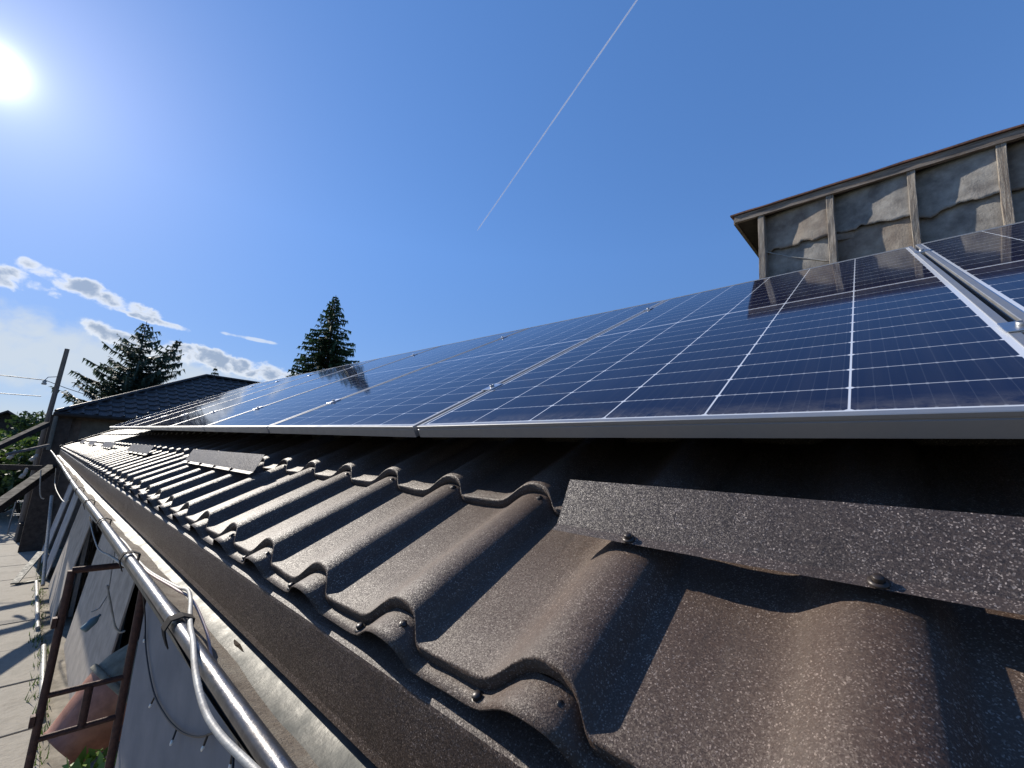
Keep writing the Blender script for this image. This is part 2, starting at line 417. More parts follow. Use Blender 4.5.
def make_ground():
    m = bpy.data.materials.new('grass_and_earth'); m.use_nodes = True
    t = NT(m.node_tree); b = t.n['Principled BSDF']
    vec = t.new('ShaderNodeTexCoord').outputs['Object']
    n = t.noise(vec, 0.6, 8, 0.65)
    t.put(b.inputs['Base Color'], t.ramp(n, [(0.3, (0.035, 0.06, 0.016)), (0.5, (0.06, 0.085, 0.025)), (0.7, (0.12, 0.10, 0.06))]))
    b.inputs['Roughness'].default_value = 0.95
    return m
def make_paving():
    m = bpy.data.materials.new('old_concrete_paving'); m.use_nodes = True
    t = NT(m.node_tree); b = t.n['Principled BSDF']
    vec = t.new('ShaderNodeTexCoord').outputs['Object']
    n = t.noise(vec, 1.6, 9, 0.7); n2 = t.noise(vec, 14, 6, 0.7)
    base = t.ramp(n, [(0.3, (0.23, 0.205, 0.165)), (0.5, (0.34, 0.305, 0.25)), (0.7, (0.27, 0.245, 0.20))])
    base = t.mix(t.rng(n2, 0.55, 0.75, 0, 0.5), base, (0.20, 0.17, 0.13))
    t.put(b.inputs['Base Color'], base); b.inputs['Roughness'].default_value = 0.9
    bn = t.new('ShaderNodeBump'); bn.inputs['Strength'].default_value = 0.5; bn.inputs['Distance'].default_value = 0.02
    t.put(bn.inputs['Height'], n2); t.put(b.inputs['Normal'], bn.outputs[0])
    return m
def make_debris():
    m = bpy.data.materials.new('gutter_rust_and_silt'); m.use_nodes = True
    t = NT(m.node_tree); b = t.n['Principled BSDF']
    vec = t.new('ShaderNodeTexCoord').outputs['Object']
    n = t.noise(vec, 12, 8, 0.7); n2 = t.noise(vec, 120, 6, 0.75)
    base = t.ramp(n, [(0.32, (0.10, 0.075, 0.055)), (0.5, (0.19, 0.155, 0.12)), (0.68, (0.26, 0.23, 0.185))])
    base = t.mix(t.rng(n2, 0.56, 0.72, 0, 0.8), base, (0.055, 0.032, 0.02))
    t.put(b.inputs['Base Color'], base); b.inputs['Roughness'].default_value = 0.9
    bn = t.new('ShaderNodeBump'); bn.inputs['Strength'].default_value = 0.8; bn.inputs['Distance'].default_value = 0.006
    t.put(bn.inputs['Height'], n2); t.put(b.inputs['Normal'], bn.outputs[0])
    return m

# ------------------------------------------------------------------ ground
g = MB(); S = 900
g.add([(-S, -S, -0.03), (S, -S, -0.03), (S, S, -0.03), (-S, S, -0.03)], [(0, 1, 2, 3)])
tag(g.build('ground', make_ground()), kind='structure')
MP = make_paving()
pv = MB()
ys = -4.0
rp = random.Random(3)
while ys < 27.0:                            # poured slabs with open joints
    ln = rp.choice((1.45, 1.6, 1.3, 1.75))
    dzz = rp.uniform(-0.006, 0.006)
    xs = [-9.0, -5.2, -2.3 + rp.uniform(-.2, .2), 0.50 + rp.uniform(-.02, .02)]
    for a, b_ in zip(xs[:-1], xs[1:]):
        pv.box(a + 0.012, b_ - 0.012, ys + 0.014, ys + ln - 0.014, -0.1, dzz + rp.uniform(-.003, .003))
    ys += ln
tag(pv.build('pavement', MP, bevel=0.006), kind='structure')
st = MB(); st.add([(0.44, -4, -0.02), (1.06, -4, -0.02), (1.06, 17.2, -0.02), (0.44, 17.2, -0.02)], [(0, 1, 2, 3)])
tag(st.build('path', mat('bare_earth_strip', (0.30, 0.26, 0.20), 0.95, 0, 0.4, 6, 0.4, 30)), kind='structure')

# ------------------------------------------------------------------ the house whose eave we look along
Y0, Y1 = -4.2, 15.4
house = thing('house', 'low house with brown granular metal tile roof and galvanised gutter, carrying the solar panels', 'house', (0.7, 5, 0))
HO = Vector((0.7, 5, 0))
def H(mb, name, material, parent=None, bevel=0.0):
    o = mb.build(name, material, parent or house, bevel)
    if parent is None: o.matrix_parent_inverse = Matrix.Translation(-HO)
    return o
def child(mb, name, material, parent, bevel=0.0):          # grand-child given in world coordinates
    o = mb.build(name, material, parent, bevel)
    return o

# tile sheet --------------------------------------------------------
PITCH = 0.2705; E_CREST = 0.290; NC = -0.371; NP = -0.4035
STEP = 0.021; SCALLOP = 0.030; MOD = 0.35; U1 = 0.2477
PROF = [(-0.062, 0.0), (-0.057, 0.12), (-0.050, 0.40), (-0.042, 0.68), (-0.032, 0.87), (-0.017, 0.97), (0.0, 1.0), (0.014, 0.97), (0.028, 0.85), (0.042, 0.62), (0.055, 0.37), (0.067, 0.16), (0.080, 0.04), (0.095, -0.02), (0.13, -0.03), (0.17, -0.02), (0.2025, 0.0)]
ks = range(int((Y0 - E_CREST) / PITCH) - 1, int((Y1 - E_CREST) / PITCH) + 1)
prof = []
for k in ks:
    for de, h in PROF:
        prof.append((E_CREST + k * PITCH + de, h))
prof.sort()
rt = random.Random(5)
wob = {k: (rt.uniform(-0.0022, 0.0022), rt.uniform(-0.003, 0.003)) for k in range(-40, 80)}
def tn(e, h, row):
    k = round((e - E_CREST) / PITCH)
    a, _ = wob.get(k, (0, 0))
    return NP + (NC - NP) * h + a + 0.0012 * math.sin(e * 3.1 + row * 1.7)
roof = MB()
rows = [(None, U1)] + [(U1 + MOD * i, U1 + MOD * (i + 1)) for i in range(0, 11)]
for r, (ua, ub) in enumerate(rows):
    segs = 3 if r == 0 else 5
    vs = []; nprof = len(prof)
    rowlist = []
    # lip verts (below the front edge) first, then the front edge, then up the slope to under the next row
    for s_ in range(-1, segs + 1):
        line = []
        for (e, h) in prof:
            if ua is None: f0 = 0.197
            else: f0 = ua + wob.get(round((e - E_CREST) / PITCH), (0, 0))[1] * 0.5 - SCALLOP * (1 - max(0, min(1, h)))
            n_front = tn(e, h, r) if ua is not None else tn(e, h, r) - STEP * (1 - (0.05 / MOD)) + 0.0
            n_back = tn(e, h, r) - STEP
            if s_ == -1:
                u, n = f0 + 0.0005, n_front - (0.0025 if ua is None else STEP * 0.98)
            else:
                t_ = s_ / segs
                u = f0 + (ub + 0.0 - f0) * t_
                if ua is None: n = n_front + (n_back - n_front) * t_
                else:
                    n = n_front + (n_back - n_front) * t_
                    if s_ == 0: n -= 0.0015
            line.append(eun(e, u, n))
        rowlist.append(line)
    # extra rounding ring just behind the front edge
    def midline(a, b, f): return [p.lerp(q, f) for p, q in zip(a, b)]
    if r > 0:
        ring = [eun(e, ua + wob.get(round((e - E_CREST) / PITCH), (0, 0))[1] * 0.5 + 0.004 - SCALLOP * (1 - max(0, min(1, h))), tn(e, h, r)) for (e, h) in prof]
        rowlist.insert(2, ring)
    allv = [p for ln_ in rowlist for p in ln_]
    fs = []
    for i in range(len(rowlist) - 1):
        for j in range(nprof - 1):
            a = i * nprof + j
            fs.append((a, a + nprof, a + nprof + 1, a + 1))
    roof.add(allv, fs, True)
H(roof, 'roof_sheet', M_tile)
# boarding beneath, ridge side and gable verge
bd = MB()
def slab(mb, e0, e1, u0, u1, n0, n1):
    p = [eun(e0, u0, n0), eun(e0, u1, n0), eun(e1, u1, n0), eun(e1, u0, n0), eun(e0, u0, n1), eun(e0, u1, n1), eun(e1, u1, n1), eun(e1, u0, n1)]
    mb.hexa(p)
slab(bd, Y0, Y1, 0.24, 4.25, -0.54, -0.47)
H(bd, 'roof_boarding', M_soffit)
vg = MB()
slab(vg, Y1 - 0.08, Y1 + 0.03, 0.20, 4.15, -0.36, -0.345)
slab(vg, Y1 + 0.012, Y1 + 0.03, 0.20, 4.15, -0.53, -0.362)
H(vg, 'verge_trim', M_flash)
# eave flashing pieces, 2 m each with laps
ye = [-3.9, -1.9, 0.12 - 0.0, 1.32, 3.1, 5.1, 7.1, 9.1, 11.1, 13.1, Y1]
xf = cS * 0.199 + sS * 0.472
for a, b_ in zip(ye[:-1], ye[1:]):
    fl = MB(); lap = rt.uniform(0, 0.0016); a2 = a - 0.03
    off = lambda p: (p[0] - lap, p[1], p[2] + lap)
    cr = eun(0, 0.187, -0.442); tp = eun(0, 0.40, -0.438)
    pts = [(tp.x, tp.z), (cr.x + 0.004, cr.z + 0.0025), (cr.x, cr.z - 0.001), (cr.x - 0.001, cr.z - 0.006), (cr.x - 0.001, CAMZ - 0.401), (cr.x - 0.004, CAMZ - 0.412), (cr.x + 0.004, CAMZ - 0.4115), (cr.x + 0.012, CAMZ - 0.408)]
    nn = 9; vs = []; fs = []
    for i in range(nn):
        y = a2 + (b_ - a2) * i / (nn - 1)
        for (x, z) in pts:
            vs.append((x - lap - 0.0012 * mnoise.noise((y * 1.3, z * 9, 2.2)), y, z + lap + 0.001 * mnoise.noise((y * 0.9, 5, 1))))
    for i in range(nn - 1):
        for j in range(len(pts) - 1):
            q = i * len(pts) + j
            fs.append((q, q + 1, q + len(pts) + 1, q + len(pts)))
    fl.add(vs, fs, False)
    H(fl, 'eave_flashing', M_flash)
# fascia and soffit boards
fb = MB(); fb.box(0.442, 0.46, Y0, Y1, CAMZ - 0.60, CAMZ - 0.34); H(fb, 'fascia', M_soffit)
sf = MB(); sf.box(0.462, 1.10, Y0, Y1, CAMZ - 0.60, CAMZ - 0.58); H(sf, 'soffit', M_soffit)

# screws: eave tabs and snow guards
def screw(mb, p, nrm, s=1.0):
    nrm = Vector(nrm).normalized()
    mb.lathe([(0.0095 * s, 0.0), (0.0095 * s, 0.0022 * s), (0.006 * s, 0.003 * s)], p, nrm, 14)
    mb.lathe([(0.0058 * s, 0.002 * s), (0.0058 * s, 0.0075 * s), (0.005 * s, 0.0085 * s), (0.0, 0.0086 * s)], p, nrm, 6)
NRM = eun(0, 0, 1) - eun(0, 0, 0)
for k in range(-3, 26):
    e = E_CREST + k * PITCH + 0.085 + rt.uniform(-.012, .012)
    sb = MB()
    u = 0.209; n = NP - STEP + 0.003
    screw(sb, eun(e, u, n), NRM)
    H(sb, 'screw', M_screw)
for k in range(-1, 14):                     # side screws on the flank of every wave, first two steps
    for u_ in (U1 + 0.012, U1 + MOD + 0.012):
        if rt.random() < 0.35 and k > 1: continue
        e = E_CREST + k * PITCH - 0.024
        sb = MB()
        screw(sb, eun(e, u_ - 0.030, NC - STEP - 0.0045), NRM * 1.0 + Vector((0, -0.75, 0)), 0.75)
        H(sb, 'screw', M_screw)

# snow guards
def guard(e0, e1):
    gm = MB()
    tl = rt.uniform(-0.004, 0.004)
    prof_ = [(0.458, -0.3685), (0.4745, -0.3675), (0.4765, -0.366), (0.537 + tl, -0.3215), (0.538 + tl, -0.3225), (0.4775, -0.3675)]
    vs = []; fs = []; nn = 12
    for i in range(nn):
        e = e0 + (e1 - e0) * i / (nn - 1)
        for (u, n) in prof_:
            vs.append(eun(e, u, n + 0.0015 * mnoise.noise((e * 2.1, n * 30, 7.0))))
    L_ = len(prof_)
    for i in range(nn - 1):
        for j in range(L_ - 1):
            a = i * L_ + j; fs.append((a, a + L_, a + L_ + 1, a + 1))
    fs.append(tuple(range(L_))); fs.append(tuple(reversed(range((nn - 1) * L_, nn * L_))))
    gm.add(vs, fs, False)
    o = H(gm, 'snow_guard', M_plate)
    for k in ks:
        e = E_CREST + k * PITCH
        if e0 + 0.02 < e < e1 - 0.02:
            sb = MB(); screw(sb, eun(e - 0.004, 0.466, -0.3675), NRM, 0.95)
            s_o = sb.build('screw', M_screw, o)
for e0, e1 in ((-0.82, 0.417), (1.915, 3.13), (4.45, 5.70), (7.1, 8.40), (9.75, 11.0), (12.2, 13.4)):
    guard(e0, e1)

# gutter
GXC, GZC, GR = 0.327, CAMZ - 0.336, 0.106
def gutter_prof():
    p = [(GXC + GR, CAMZ - 0.322), (GXC + GR, GZC)]
    for i in range(1, 16):
        a = math.pi * i / 16
        p.append((GXC + GR * math.cos(a), GZC - GR * math.sin(a)))
    p += [(GXC - GR, GZC)]
    return p
gp = gutter_prof()
gu = MB(); vs = []; fs = []; nn = 60
for i in range(nn):
    y = Y0 + (Y1 + 0.1 - Y0) * i / (nn - 1)
    dz_ = 0.004 * math.sin(y * 0.8) + 0.0015 * math.sin(y * 2.7)
    for (x, z) in gp: vs.append((x + 0.003 * math.sin(y * 1.1), y, z + dz_))
for i in range(nn - 1):
    for j in range(len(gp) - 1):
        a = i * len(gp) + j; fs.append((a, a + 1, a + len(gp) + 1, a + len(gp)))
gu.add(vs, fs, True)
# soldered lap rings along the trough
for y in (0.66, 2.4, 4.3, 6.4, 8.5, 10.6):
    vs = []
    for yy in (y - 0.012, y + 0.012):
        for (x, z) in gp:
            d = Vector((GXC - x, 0, GZC - z)); d = d.normalized() * 0.0022 if z < GZC else Vector((0.0022 if x < GXC else -0.0022, 0, 0))
            vs.append((x + d.x, yy, z + d.z))
    L_ = len(gp)
    gu.add(vs, [(j, j + 1, L_ + j + 1, L_ + j) for j in range(L_ - 1)], True)
gut = H(gu, 'gutter', M_galv)
BX, BZ = GXC - GR - 0.002, CAMZ - 0.331
be = MB()
be.tube([(BX + 0.003 * math.sin(y * 1.1), y, BZ + 0.004 * math.sin(y * 0.8) + 0.0015 * math.sin(y * 2.7)) for y in [Y0 + (Y1 + 0.1 - Y0) * i / 59 for i in range(60)]], 0.0115, 12)
be.build('bead', M_bead, gut)
de = MB(); vs = []; fs = []; nx = 15; ny = 260
for i in range(ny):
    y = Y0 + (Y1 - Y0) * i / (ny - 1)
    for j in range(nx):
        a = math.pi * (0.435 + 0.50 * j / (nx - 1))
        t_ = j / (nx - 1)
        th = 0.010 * math.sin(math.pi * t_) + 0.010 * max(0, mnoise.fractal((y * 3, t_ * 2.5, 1), 1.0, 2.0, 5) + 0.1) * math.sin(math.pi * t_) - 0.0012 + 0.012 * (mnoise.noise((y * 2.1, 3.3, 0))) * (1 if j in (0, nx - 1) else 0.2)
        rr = GR - th
        vs.append((GXC + rr * math.cos(a) + 0.003 * math.sin(y * 1.1), y, GZC - rr * math.sin(a) + 0.004 * math.sin(y * 0.8)))
for i in range(ny - 1):
    for j in range(nx - 1):
        a = i * nx + j; fs.append((a, a + 1, a + nx + 1, a + nx))
de.add(vs, fs, True)
o = de.build('debris', make_debris(), gut); tag(o, kind='stuff')
# gutter straps
for y in (0.99, 1.62, 2.35, 3.1, 3.9, 4.8, 5.9, 7.1, 8.4, 9.8, 11.3, 13.0):
    sm = MB()
    z = BZ + 0.004 * math.sin(y * 0.8)
    pth = [(BX + 0.020, z - 0.010), (BX + 0.022, z + 0.010), (BX + 0.006, z + 0.0165), (BX - 0.010, z + 0.0135), (BX - 0.0165, z + 0.0), (BX - 0.0135, z - 0.013), (BX - 0.008, z - 0.03)]
    wv = 0.013
    vs = []; fs = []
    for (x, zz) in pth:
        d = Vector((x - BX, zz - z)).normalized() * 0.003
        vs += [(x, y - wv, zz), (x, y + wv, zz), (x + d.x, y + wv, zz + d.y), (x + d.x, y - wv, zz + d.y)]
    for i in range(len(pth) - 1):
        for j in range(4):
            a = i * 4 + j; b2 = i * 4 + (j + 1) % 4
            fs.append((a, b2, b2 + 4, a + 4))
    sm.add(vs, fs, False)
    sm.beam((BX + 0.022, y, z + 0.009), (0.34, y, z + 0.012), 0.02, 0.003) if y > 1.2 and y not in (0.99,) and False else None
    sm.build('gutter_strap', M_darkmetal, gut)

# walls
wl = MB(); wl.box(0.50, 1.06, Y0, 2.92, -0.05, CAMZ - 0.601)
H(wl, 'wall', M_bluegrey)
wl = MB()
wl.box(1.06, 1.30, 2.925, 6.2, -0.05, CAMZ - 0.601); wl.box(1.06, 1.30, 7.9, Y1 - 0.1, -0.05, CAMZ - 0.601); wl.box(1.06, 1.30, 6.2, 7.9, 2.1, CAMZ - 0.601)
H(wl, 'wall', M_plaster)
dr = MB()
for i in range(9): dr.box(1.16, 1.19 + 0.004 * (i % 2), 6.22 + i * 0.185, 6.22 + i * 0.185 + 0.18, 0.02, 2.08)
H(dr, 'door', M_brown, bevel=0.004)
pl = MB(); pl.box(1.035, 1.062, 8.2, Y1 - 0.1, -0.05, 0.35); H(pl, 'plinth', mat('dark_plinth_render', (0.16, 0.15, 0.14), 0.9, 0, 0.3, 5))
for ya, yb in ((9.0, 10.1), (12.0, 13.1)):
    wf = MB()
    for (a, b_, c, d) in ((ya, yb, 0.95, 1.02), (ya, yb, 2.08, 2.15), (ya, ya + 0.07, 1.022, 2.078), (yb - 0.07, yb, 1.022, 2.078)):
        wf.box(1.02, 1.058, a, b_, c, d)
    o = H(wf, 'window', mat('window_frame_paint', (0.35, 0.34, 0.33), 0.5, 0, 0.2, 8))
    gb = MB(); gb.box(1.042, 1.055, ya + 0.07, yb - 0.07, 1.02, 2.08); gb.build('pane', mat('dark_glass', (0.02, 0.025, 0.03), 0.05), o)

# ------------------------------------------------------------------ solar panels
PW, PL, PT = 1.134, 2.094, 0.032
M_pv = make_pv(PW, PL)
DG = 0.2548; UB = 2.508 * DG
proto_fr = None
def ring_frame():
    """hollow aluminium frame, outer faces with a groove, 20 mm wide top lip"""
    mb = MB(); lw = 0.0125
    o_ = [(0, 0), (PW, 0), (PW, PL), (0, PL)]
    def rect(d, z): return [(d, d, z), (PW - d, d, z), (PW - d, PL - d, z), (d, PL - d, z)]
    rings = [rect(lw, -0.003), rect(lw, 0.0008), rect(0.0012, 0.0008), rect(0, -0.0004), rect(0, -0.006), rect(0.0012, -0.0068), rect(0.0012, -0.0085), rect(0, -0.0093), rect(0, -PT), rect(0.026, -PT), rect(0.026, -PT + 0.002), rect(0.002, -PT + 0.002), rect(0.002, -0.006), rect(lw, -0.0058)]
    vs = [p for r_ in rings for p in r_]; fs = []
    for i in range(len(rings) - 1):
        for j in range(4):
            j2 = (j + 1) % 4
            fs.append((i * 4 + j, i * 4 + j2, (i + 1) * 4 + j2, (i + 1) * 4 + j))
    mb.add(vs, fs); return mb
# panel local axes: x = towards -Y (to the right in the photo), y = up the slope, z = off the roof
def panel_matrix(e_left, u, n, rise=0.0, tilt=0.0):
    bx = Vector((0, -1, 0)); 
    by = eun(0, 1, 0) - eun(0, 0, 0)
    bz = eun(0, 0, 1) - eun(0, 0, 0)
    if tilt:
        bx = (bx - Vector((0, 0, 1)) * tilt).normalized(); bz = bx.cross(by).normalized(); by = bz.cross(bx)
    mm = Matrix((bx, by, bz)).transposed().to_4x4()
    p = eun(e_left, u, n); p.z += rise
    mm.translation = p
    return mm
GAP = 0.0195
panels = []
E_L0 = 0.962                                 # left edge of the panel in the middle of the photo
SLOPE = 0.0147
labels = {
    -2: 'solar panel at the far right, wholly past the bright gap and cut by the edge',
    -1: 'rightmost visible solar panel, beside the wide bright frame gap under the old timber attic',
    0: 'largest solar panel, dark blue white gridded cells, middle right above the near snow guard',
    1: 'solar panel directly left of the largest one, with faint bluish cells',
    2: 'solar panel third from the big foreground one, mirroring the tip of the dark spruce',
    3: 'solar panel in the row mirroring the dark spruce body as pale blue glass',
    4: 'narrow looking solar panel mid way down the row, pale with sky reflection',
    5: 'thin sliver of solar panel third from the far end of the row',
    6: 'second solar panel from the far end of the row beside the neighbouring hip roof',
    7: 'farthest solar panel, at the far left end beside the hip roofed building'}
fr_mesh = None
for k in range(-2, 8):
    eL = E_L0 + (PW + GAP) * k
    p = thing('solar_panel', labels[k], 'solar panel', group='solar panels mounted in one row on the brown roof')
    rise = max(0.0, (eL - PW - 0.9)) * SLOPE; tilt = SLOPE if k >= 1 else 0.0
    extra_u = 0.012 if k < 0 else 0.0
    rise_l = max(0.0, eL - 1.0) * SLOPE
    p.matrix_world = panel_matrix(eL + (0.006 if k < 0 else 0), UB + extra_u, -DG, rise_l, tilt)
    if fr_mesh is None:
        f_o = ring_frame().build('frame', M_frame, p)
        gmb = MB(); gmb.add([(0.012, 0.012, -0.0012), (PW - 0.012, 0.012, -0.0012), (PW - 0.012, PL - 0.012, -0.0012), (0.012, PL - 0.012, -0.0012)], [(0, 1, 2, 3)])
        g_o = gmb.build('glass', M_pv, p)
        bmb = MB(); bmb.add([(0.012, 0.012, -0.0055), (PW - 0.012, 0.012, -0.0055), (PW - 0.012, PL - 0.012, -0.0055), (0.012, PL - 0.012, -0.0055)], [(3, 2, 1, 0)])
        b_o = bmb.build('backsheet', M_black, p)
        fr_mesh = (f_o, g_o, b_o)
    else:
        for src in fr_mesh:
            c = src.copy(); C.objects.link(c); c.parent = p
    panels.append((k, eL, p))
# clamps in the gaps (two per joint) and mounting rails under the panels
cl_mesh = None
def clamp_mb():
    mb = MB()
    mb.box(-0.022, 0.022, -0.03, 0.03, 0.0012, 0.004)
    mb.box(-0.008, 0.008, -0.03, 0.03, -0.030, 0.0012)
    return mb
for k, eL, p in panels:
    if k == -2: continue
    for fr in (0.16, 0.83):
        right = k >= 0
        cx = PW + GAP / 2 - (0.003 if k == 0 else 0)
        lab = ('clamp on the joint beside panel %s' % k)
        cl = thing('panel_clamp', 'small aluminium clamp bridging the gap between two solar panels', 'clamp', group='aluminium clamps between the solar panels')
        cl.matrix_world = p.matrix_world @ Matrix.Translation((cx, PL * fr + (0.0 if k else 0.02), 0.0))
        if cl_mesh is None:
            a_ = clamp_mb().build('clamp_plate', M_alu, cl, 0.001)
            bm_ = MB(); bm_.lathe([(0.0075, 0.004), (0.0075, 0.010), (0.004, 0.010), (0.004, 0.006), (0.0, 0.006)], (0, 0, 0), (0, 0, 1), 12)
            b2 = bm_.build('bolt', M_steel, cl)
            cl_mesh = (a_, b2)
        else:
            for src in cl_mesh:
                c = src.copy(); C.objects.link(c); c.parent = cl
for i, fr in enumerate((0.16, 0.83)):
    rm = MB()
    u = UB + PL * fr
    for e0, e1 in ((-2.6, 0.95), (0.95, 8.9 + 0.35)):
        a = eun(e0, u, -DG - PT - 0.021); b_ = eun(e1, u, -DG - PT - 0.021)
        a.z += max(0, e0 - 1.0) * SLOPE; b_.z += max(0, e1 - 1.0) * SLOPE
        rm.beam(a, b_, 0.040, 0.040, eun(0, 0, 1) - eun(0, 0, 0))
    o = rm.build('mounting_rail', M_alu)
    tag(o, ['lower aluminium mounting rail in the shadow under the solar panels', 'upper aluminium mounting rail in the shadow under the solar panels'][i], 'rail')

# ------------------------------------------------------------------ old timber attic on the roof, upper right
AX = 3.65
attic = thing('attic_building', 'old timber attic with peeling grey sheets between weathered posts at upper right', 'attic', (AX, 0, CAMZ + 1.3))
AO = Vector((AX, 0, CAMZ + 1.3))
def A(mb, name, material, bevel=0.0):
    o = mb.build(name, material, attic, bevel); o.matrix_parent_inverse = Matrix.Translation(-AO); return o
YA1, YA0 = 0.64, -3.2
ZT = CAMZ + 2.06
core_ = MB(); core_.box(AX + 0.06, AX + 1.6, YA0, YA1 - 0.03, CAMZ + 1.0, ZT); A(core_, 'wall', M_soffit)
ra = random.Random(11)
posts = [0.62, 0.170, -0.265, -0.655, -1.08, -1.52, -1.97, -2.4, -2.85]
for i, y in enumerate(posts):
    pm = MB(); n_ = 9; wd = 0.044 + ra.uniform(-.004, .008)
    vs = []; fs = []
    for j in range(n_):
        z = CAMZ + 1.05 + (ZT - CAMZ - 1.05) * j / (n_ - 1)
        q = lambda a, b: a + b * ra.uniform(-1, 1)
        w2 = wd / 2 + ra.uniform(-0.0015, 0.0015)
        yy = y + 0.002 * math.sin(j * 0.9 + i)
        vs += [(AX - 0.076 + ra.uniform(-.003, .003), yy - w2, z), (AX + 0.06, yy - w2, z), (AX + 0.06, yy + w2, z), (AX - 0.076 + ra.uniform(-.003, .003), yy + w2, z)]
    for j in range(n_ - 1):
        for k in range(4):
            a = j * 4 + k; b2 = j * 4 + (k + 1) % 4; fs.append((a, b2, b2 + 4, a + 4))
    fs.append(tuple(reversed(range(4)))); fs.append(tuple(range((n_ - 1) * 4, n_ * 4)))
    pm.add(vs, fs); A(pm, 'post', M_wood, 0.003)
# second timber behind the corner
pm = MB(); pm.box(AX + 0.12, AX + 0.17, 0.58, 0.635, CAMZ + 1.05, ZT); A(pm, 'post', M_soffit)
# felt sheets: two lapped courses in every bay, bulging, with ragged lower edges
for i, (ya, yb) in enumerate(zip(posts[:-1], posts[1:])):
    for course in (0, 1):
        sm = MB(); nu, nv = 26, 16
        zb, zt_ = ((CAMZ + 1.1, CAMZ + 1.78), (CAMZ + 1.75 + ra.uniform(-.02, .02), ZT))[course]
        vs = []; fs = []
        sd = ra.uniform(0, 50); bul = ra.uniform(0.006, 0.016)
        sl_ = ra.uniform(-0.06, 0.06)
        for a in range(nu + 1):
            s_ = a / nu
            rag = (0.012 * mnoise.fractal((s_ * 5, sd, 0), 1, 2, 4) + sl_ * (s_ - 0.5) - 0.05 * max(0, mnoise.noise((s_ * 2.2, sd, 4))) + 0.016 * (1 if mnoise.noise((s_ * 4.5, sd, 9)) > 0.25 else 0) + 0.006 * mnoise.noise((s_ * 22, sd, 2))) if course else 0
            for b_ in range(nv + 1):
                v = b_ / nv
                z = zb + rag * (1 - v) + (zt_ - zb) * v
                y = ya + (yb - ya) * s_
                d = bul * math.sin(math.pi * min(1, max(0, s_))) ** 0.8 * (0.7 + 0.5 * mnoise.noise((s_ * 1.6, v * 1.7, sd)))
                d += 0.004 * mnoise.fractal((s_ * 3, v * 3, sd), 1, 2, 4) + 0.055 * s_ + 0.036
                if course: d += 0.012 + 0.012 * (1 - v) ** 3
                vs.append((AX + 0.05 - d, y, z))
        for a in range(nu):
            for b_ in range(nv):
                q = a * (nv + 1) + b_; fs.append((q, q + nv + 1, q + nv + 2, q + 1))
        sm.add(vs, fs, True)
        o = A(sm, 'felt_sheet', M_sheet2 if (i + course) % 3 == 1 else M_sheet)
        so = o.modifiers.new('solid', 'SOLIDIFY'); so.thickness = 0.006
# patches and a scrap of sheet
for (y, z, w_, h_) in ((-0.08, 1.80, 0.10, 0.09), (0.05, 1.70, 0.12, 0.05)):
    sm = MB(); sm.hexa([(AX - 0.008, y, CAMZ + z), (AX - 0.004, y, CAMZ + z), (AX - 0.004, y + w_, CAMZ + z + .01), (AX - 0.008, y + w_, CAMZ + z + .01), (AX - 0.012, y, CAMZ + z + h_), (AX - 0.008, y, CAMZ + z + h_), (AX - 0.008, y + w_, CAMZ + z + h_ + .01), (AX - 0.012, y + w_, CAMZ + z + h_ + .01)])
    A(sm, 'patch', M_sheet2)
# roof slab, fascia and covering
ro = MB(); ro.box(AX - 0.055, AX + 1.9, YA0 - 0.2, 0.805, ZT, ZT + 0.022); A(ro, 'soffit', M_soffit)
fa = MB()
nn = 26; vs = []; fs = []
for i in range(nn):
    y = YA0 - 0.2 + (0.815 - YA0 + 0.2) * i / (nn - 1)
    j_ = 0.004 * mnoise.noise((y * 4, 0, 3))
    vs += [(AX - 0.085, y, ZT - 0.012 + j_), (AX - 0.057, y, ZT - 0.012 + j_), (AX - 0.057, y, ZT + 0.046), (AX - 0.085, y, ZT + 0.046 + j_)]
for i in range(nn - 1):
    for k in range(4):
        a = i * 4 + k; b2 = i * 4 + (k + 1) % 4; fs.append((a, b2, b2 + 4, a + 4))
fs.append((3, 2, 1, 0)); fs.append(tuple(range((nn - 1) * 4, nn * 4)))
fa.add(vs, fs); A(fa, 'fascia', M_fascia)
fe = MB(); fe.box(AX - 0.055, AX + 1.9, 0.807, 0.830, ZT - 0.010, ZT + 0.044); A(fe, 'fascia', M_fascia)
co = MB(); vs = []; fs = []; nn = 60
for i in range(nn):
    y = YA0 - 0.2 + (0.845 - YA0 + 0.2) * i / (nn - 1)
    j_ = 0.007 * mnoise.fractal((y * 6, 1, 3), 1, 2, 4)
    vs += [(AX - 0.10 + j_ * 0.6, y, ZT + 0.048 + j_ * 0.5), (AX - 0.10 + j_ * 0.6, y, ZT + 0.060 + j_), (AX + 1.95, y, ZT + 0.22), (AX + 1.95, y, ZT + 0.19)]
for i in range(nn - 1):
    for k in range(4):
        a = i * 4 + k; b2 = i * 4 + (k + 1) % 4; fs.append((a, b2, b2 + 4, a + 4))
fs.append((3, 2, 1, 0)); fs.append(tuple(range((nn - 1) * 4, nn * 4)))
co.add(vs, fs); A(co, 'roof_covering', M_rust_sheet)
attic.rotation_euler = (R(1.9), 0, R(-2.6)); attic.location.z -= 0.02
wr = MB(); wr.tube(smoothpath([atX(758, 250, AX - 0.05), atX(785, 255, AX - 0.04), atX(806, 257, AX - 0.04), atX(826, 259, AX - 0.05)]), 0.004, 6)
A(wr, 'cable', M_white)

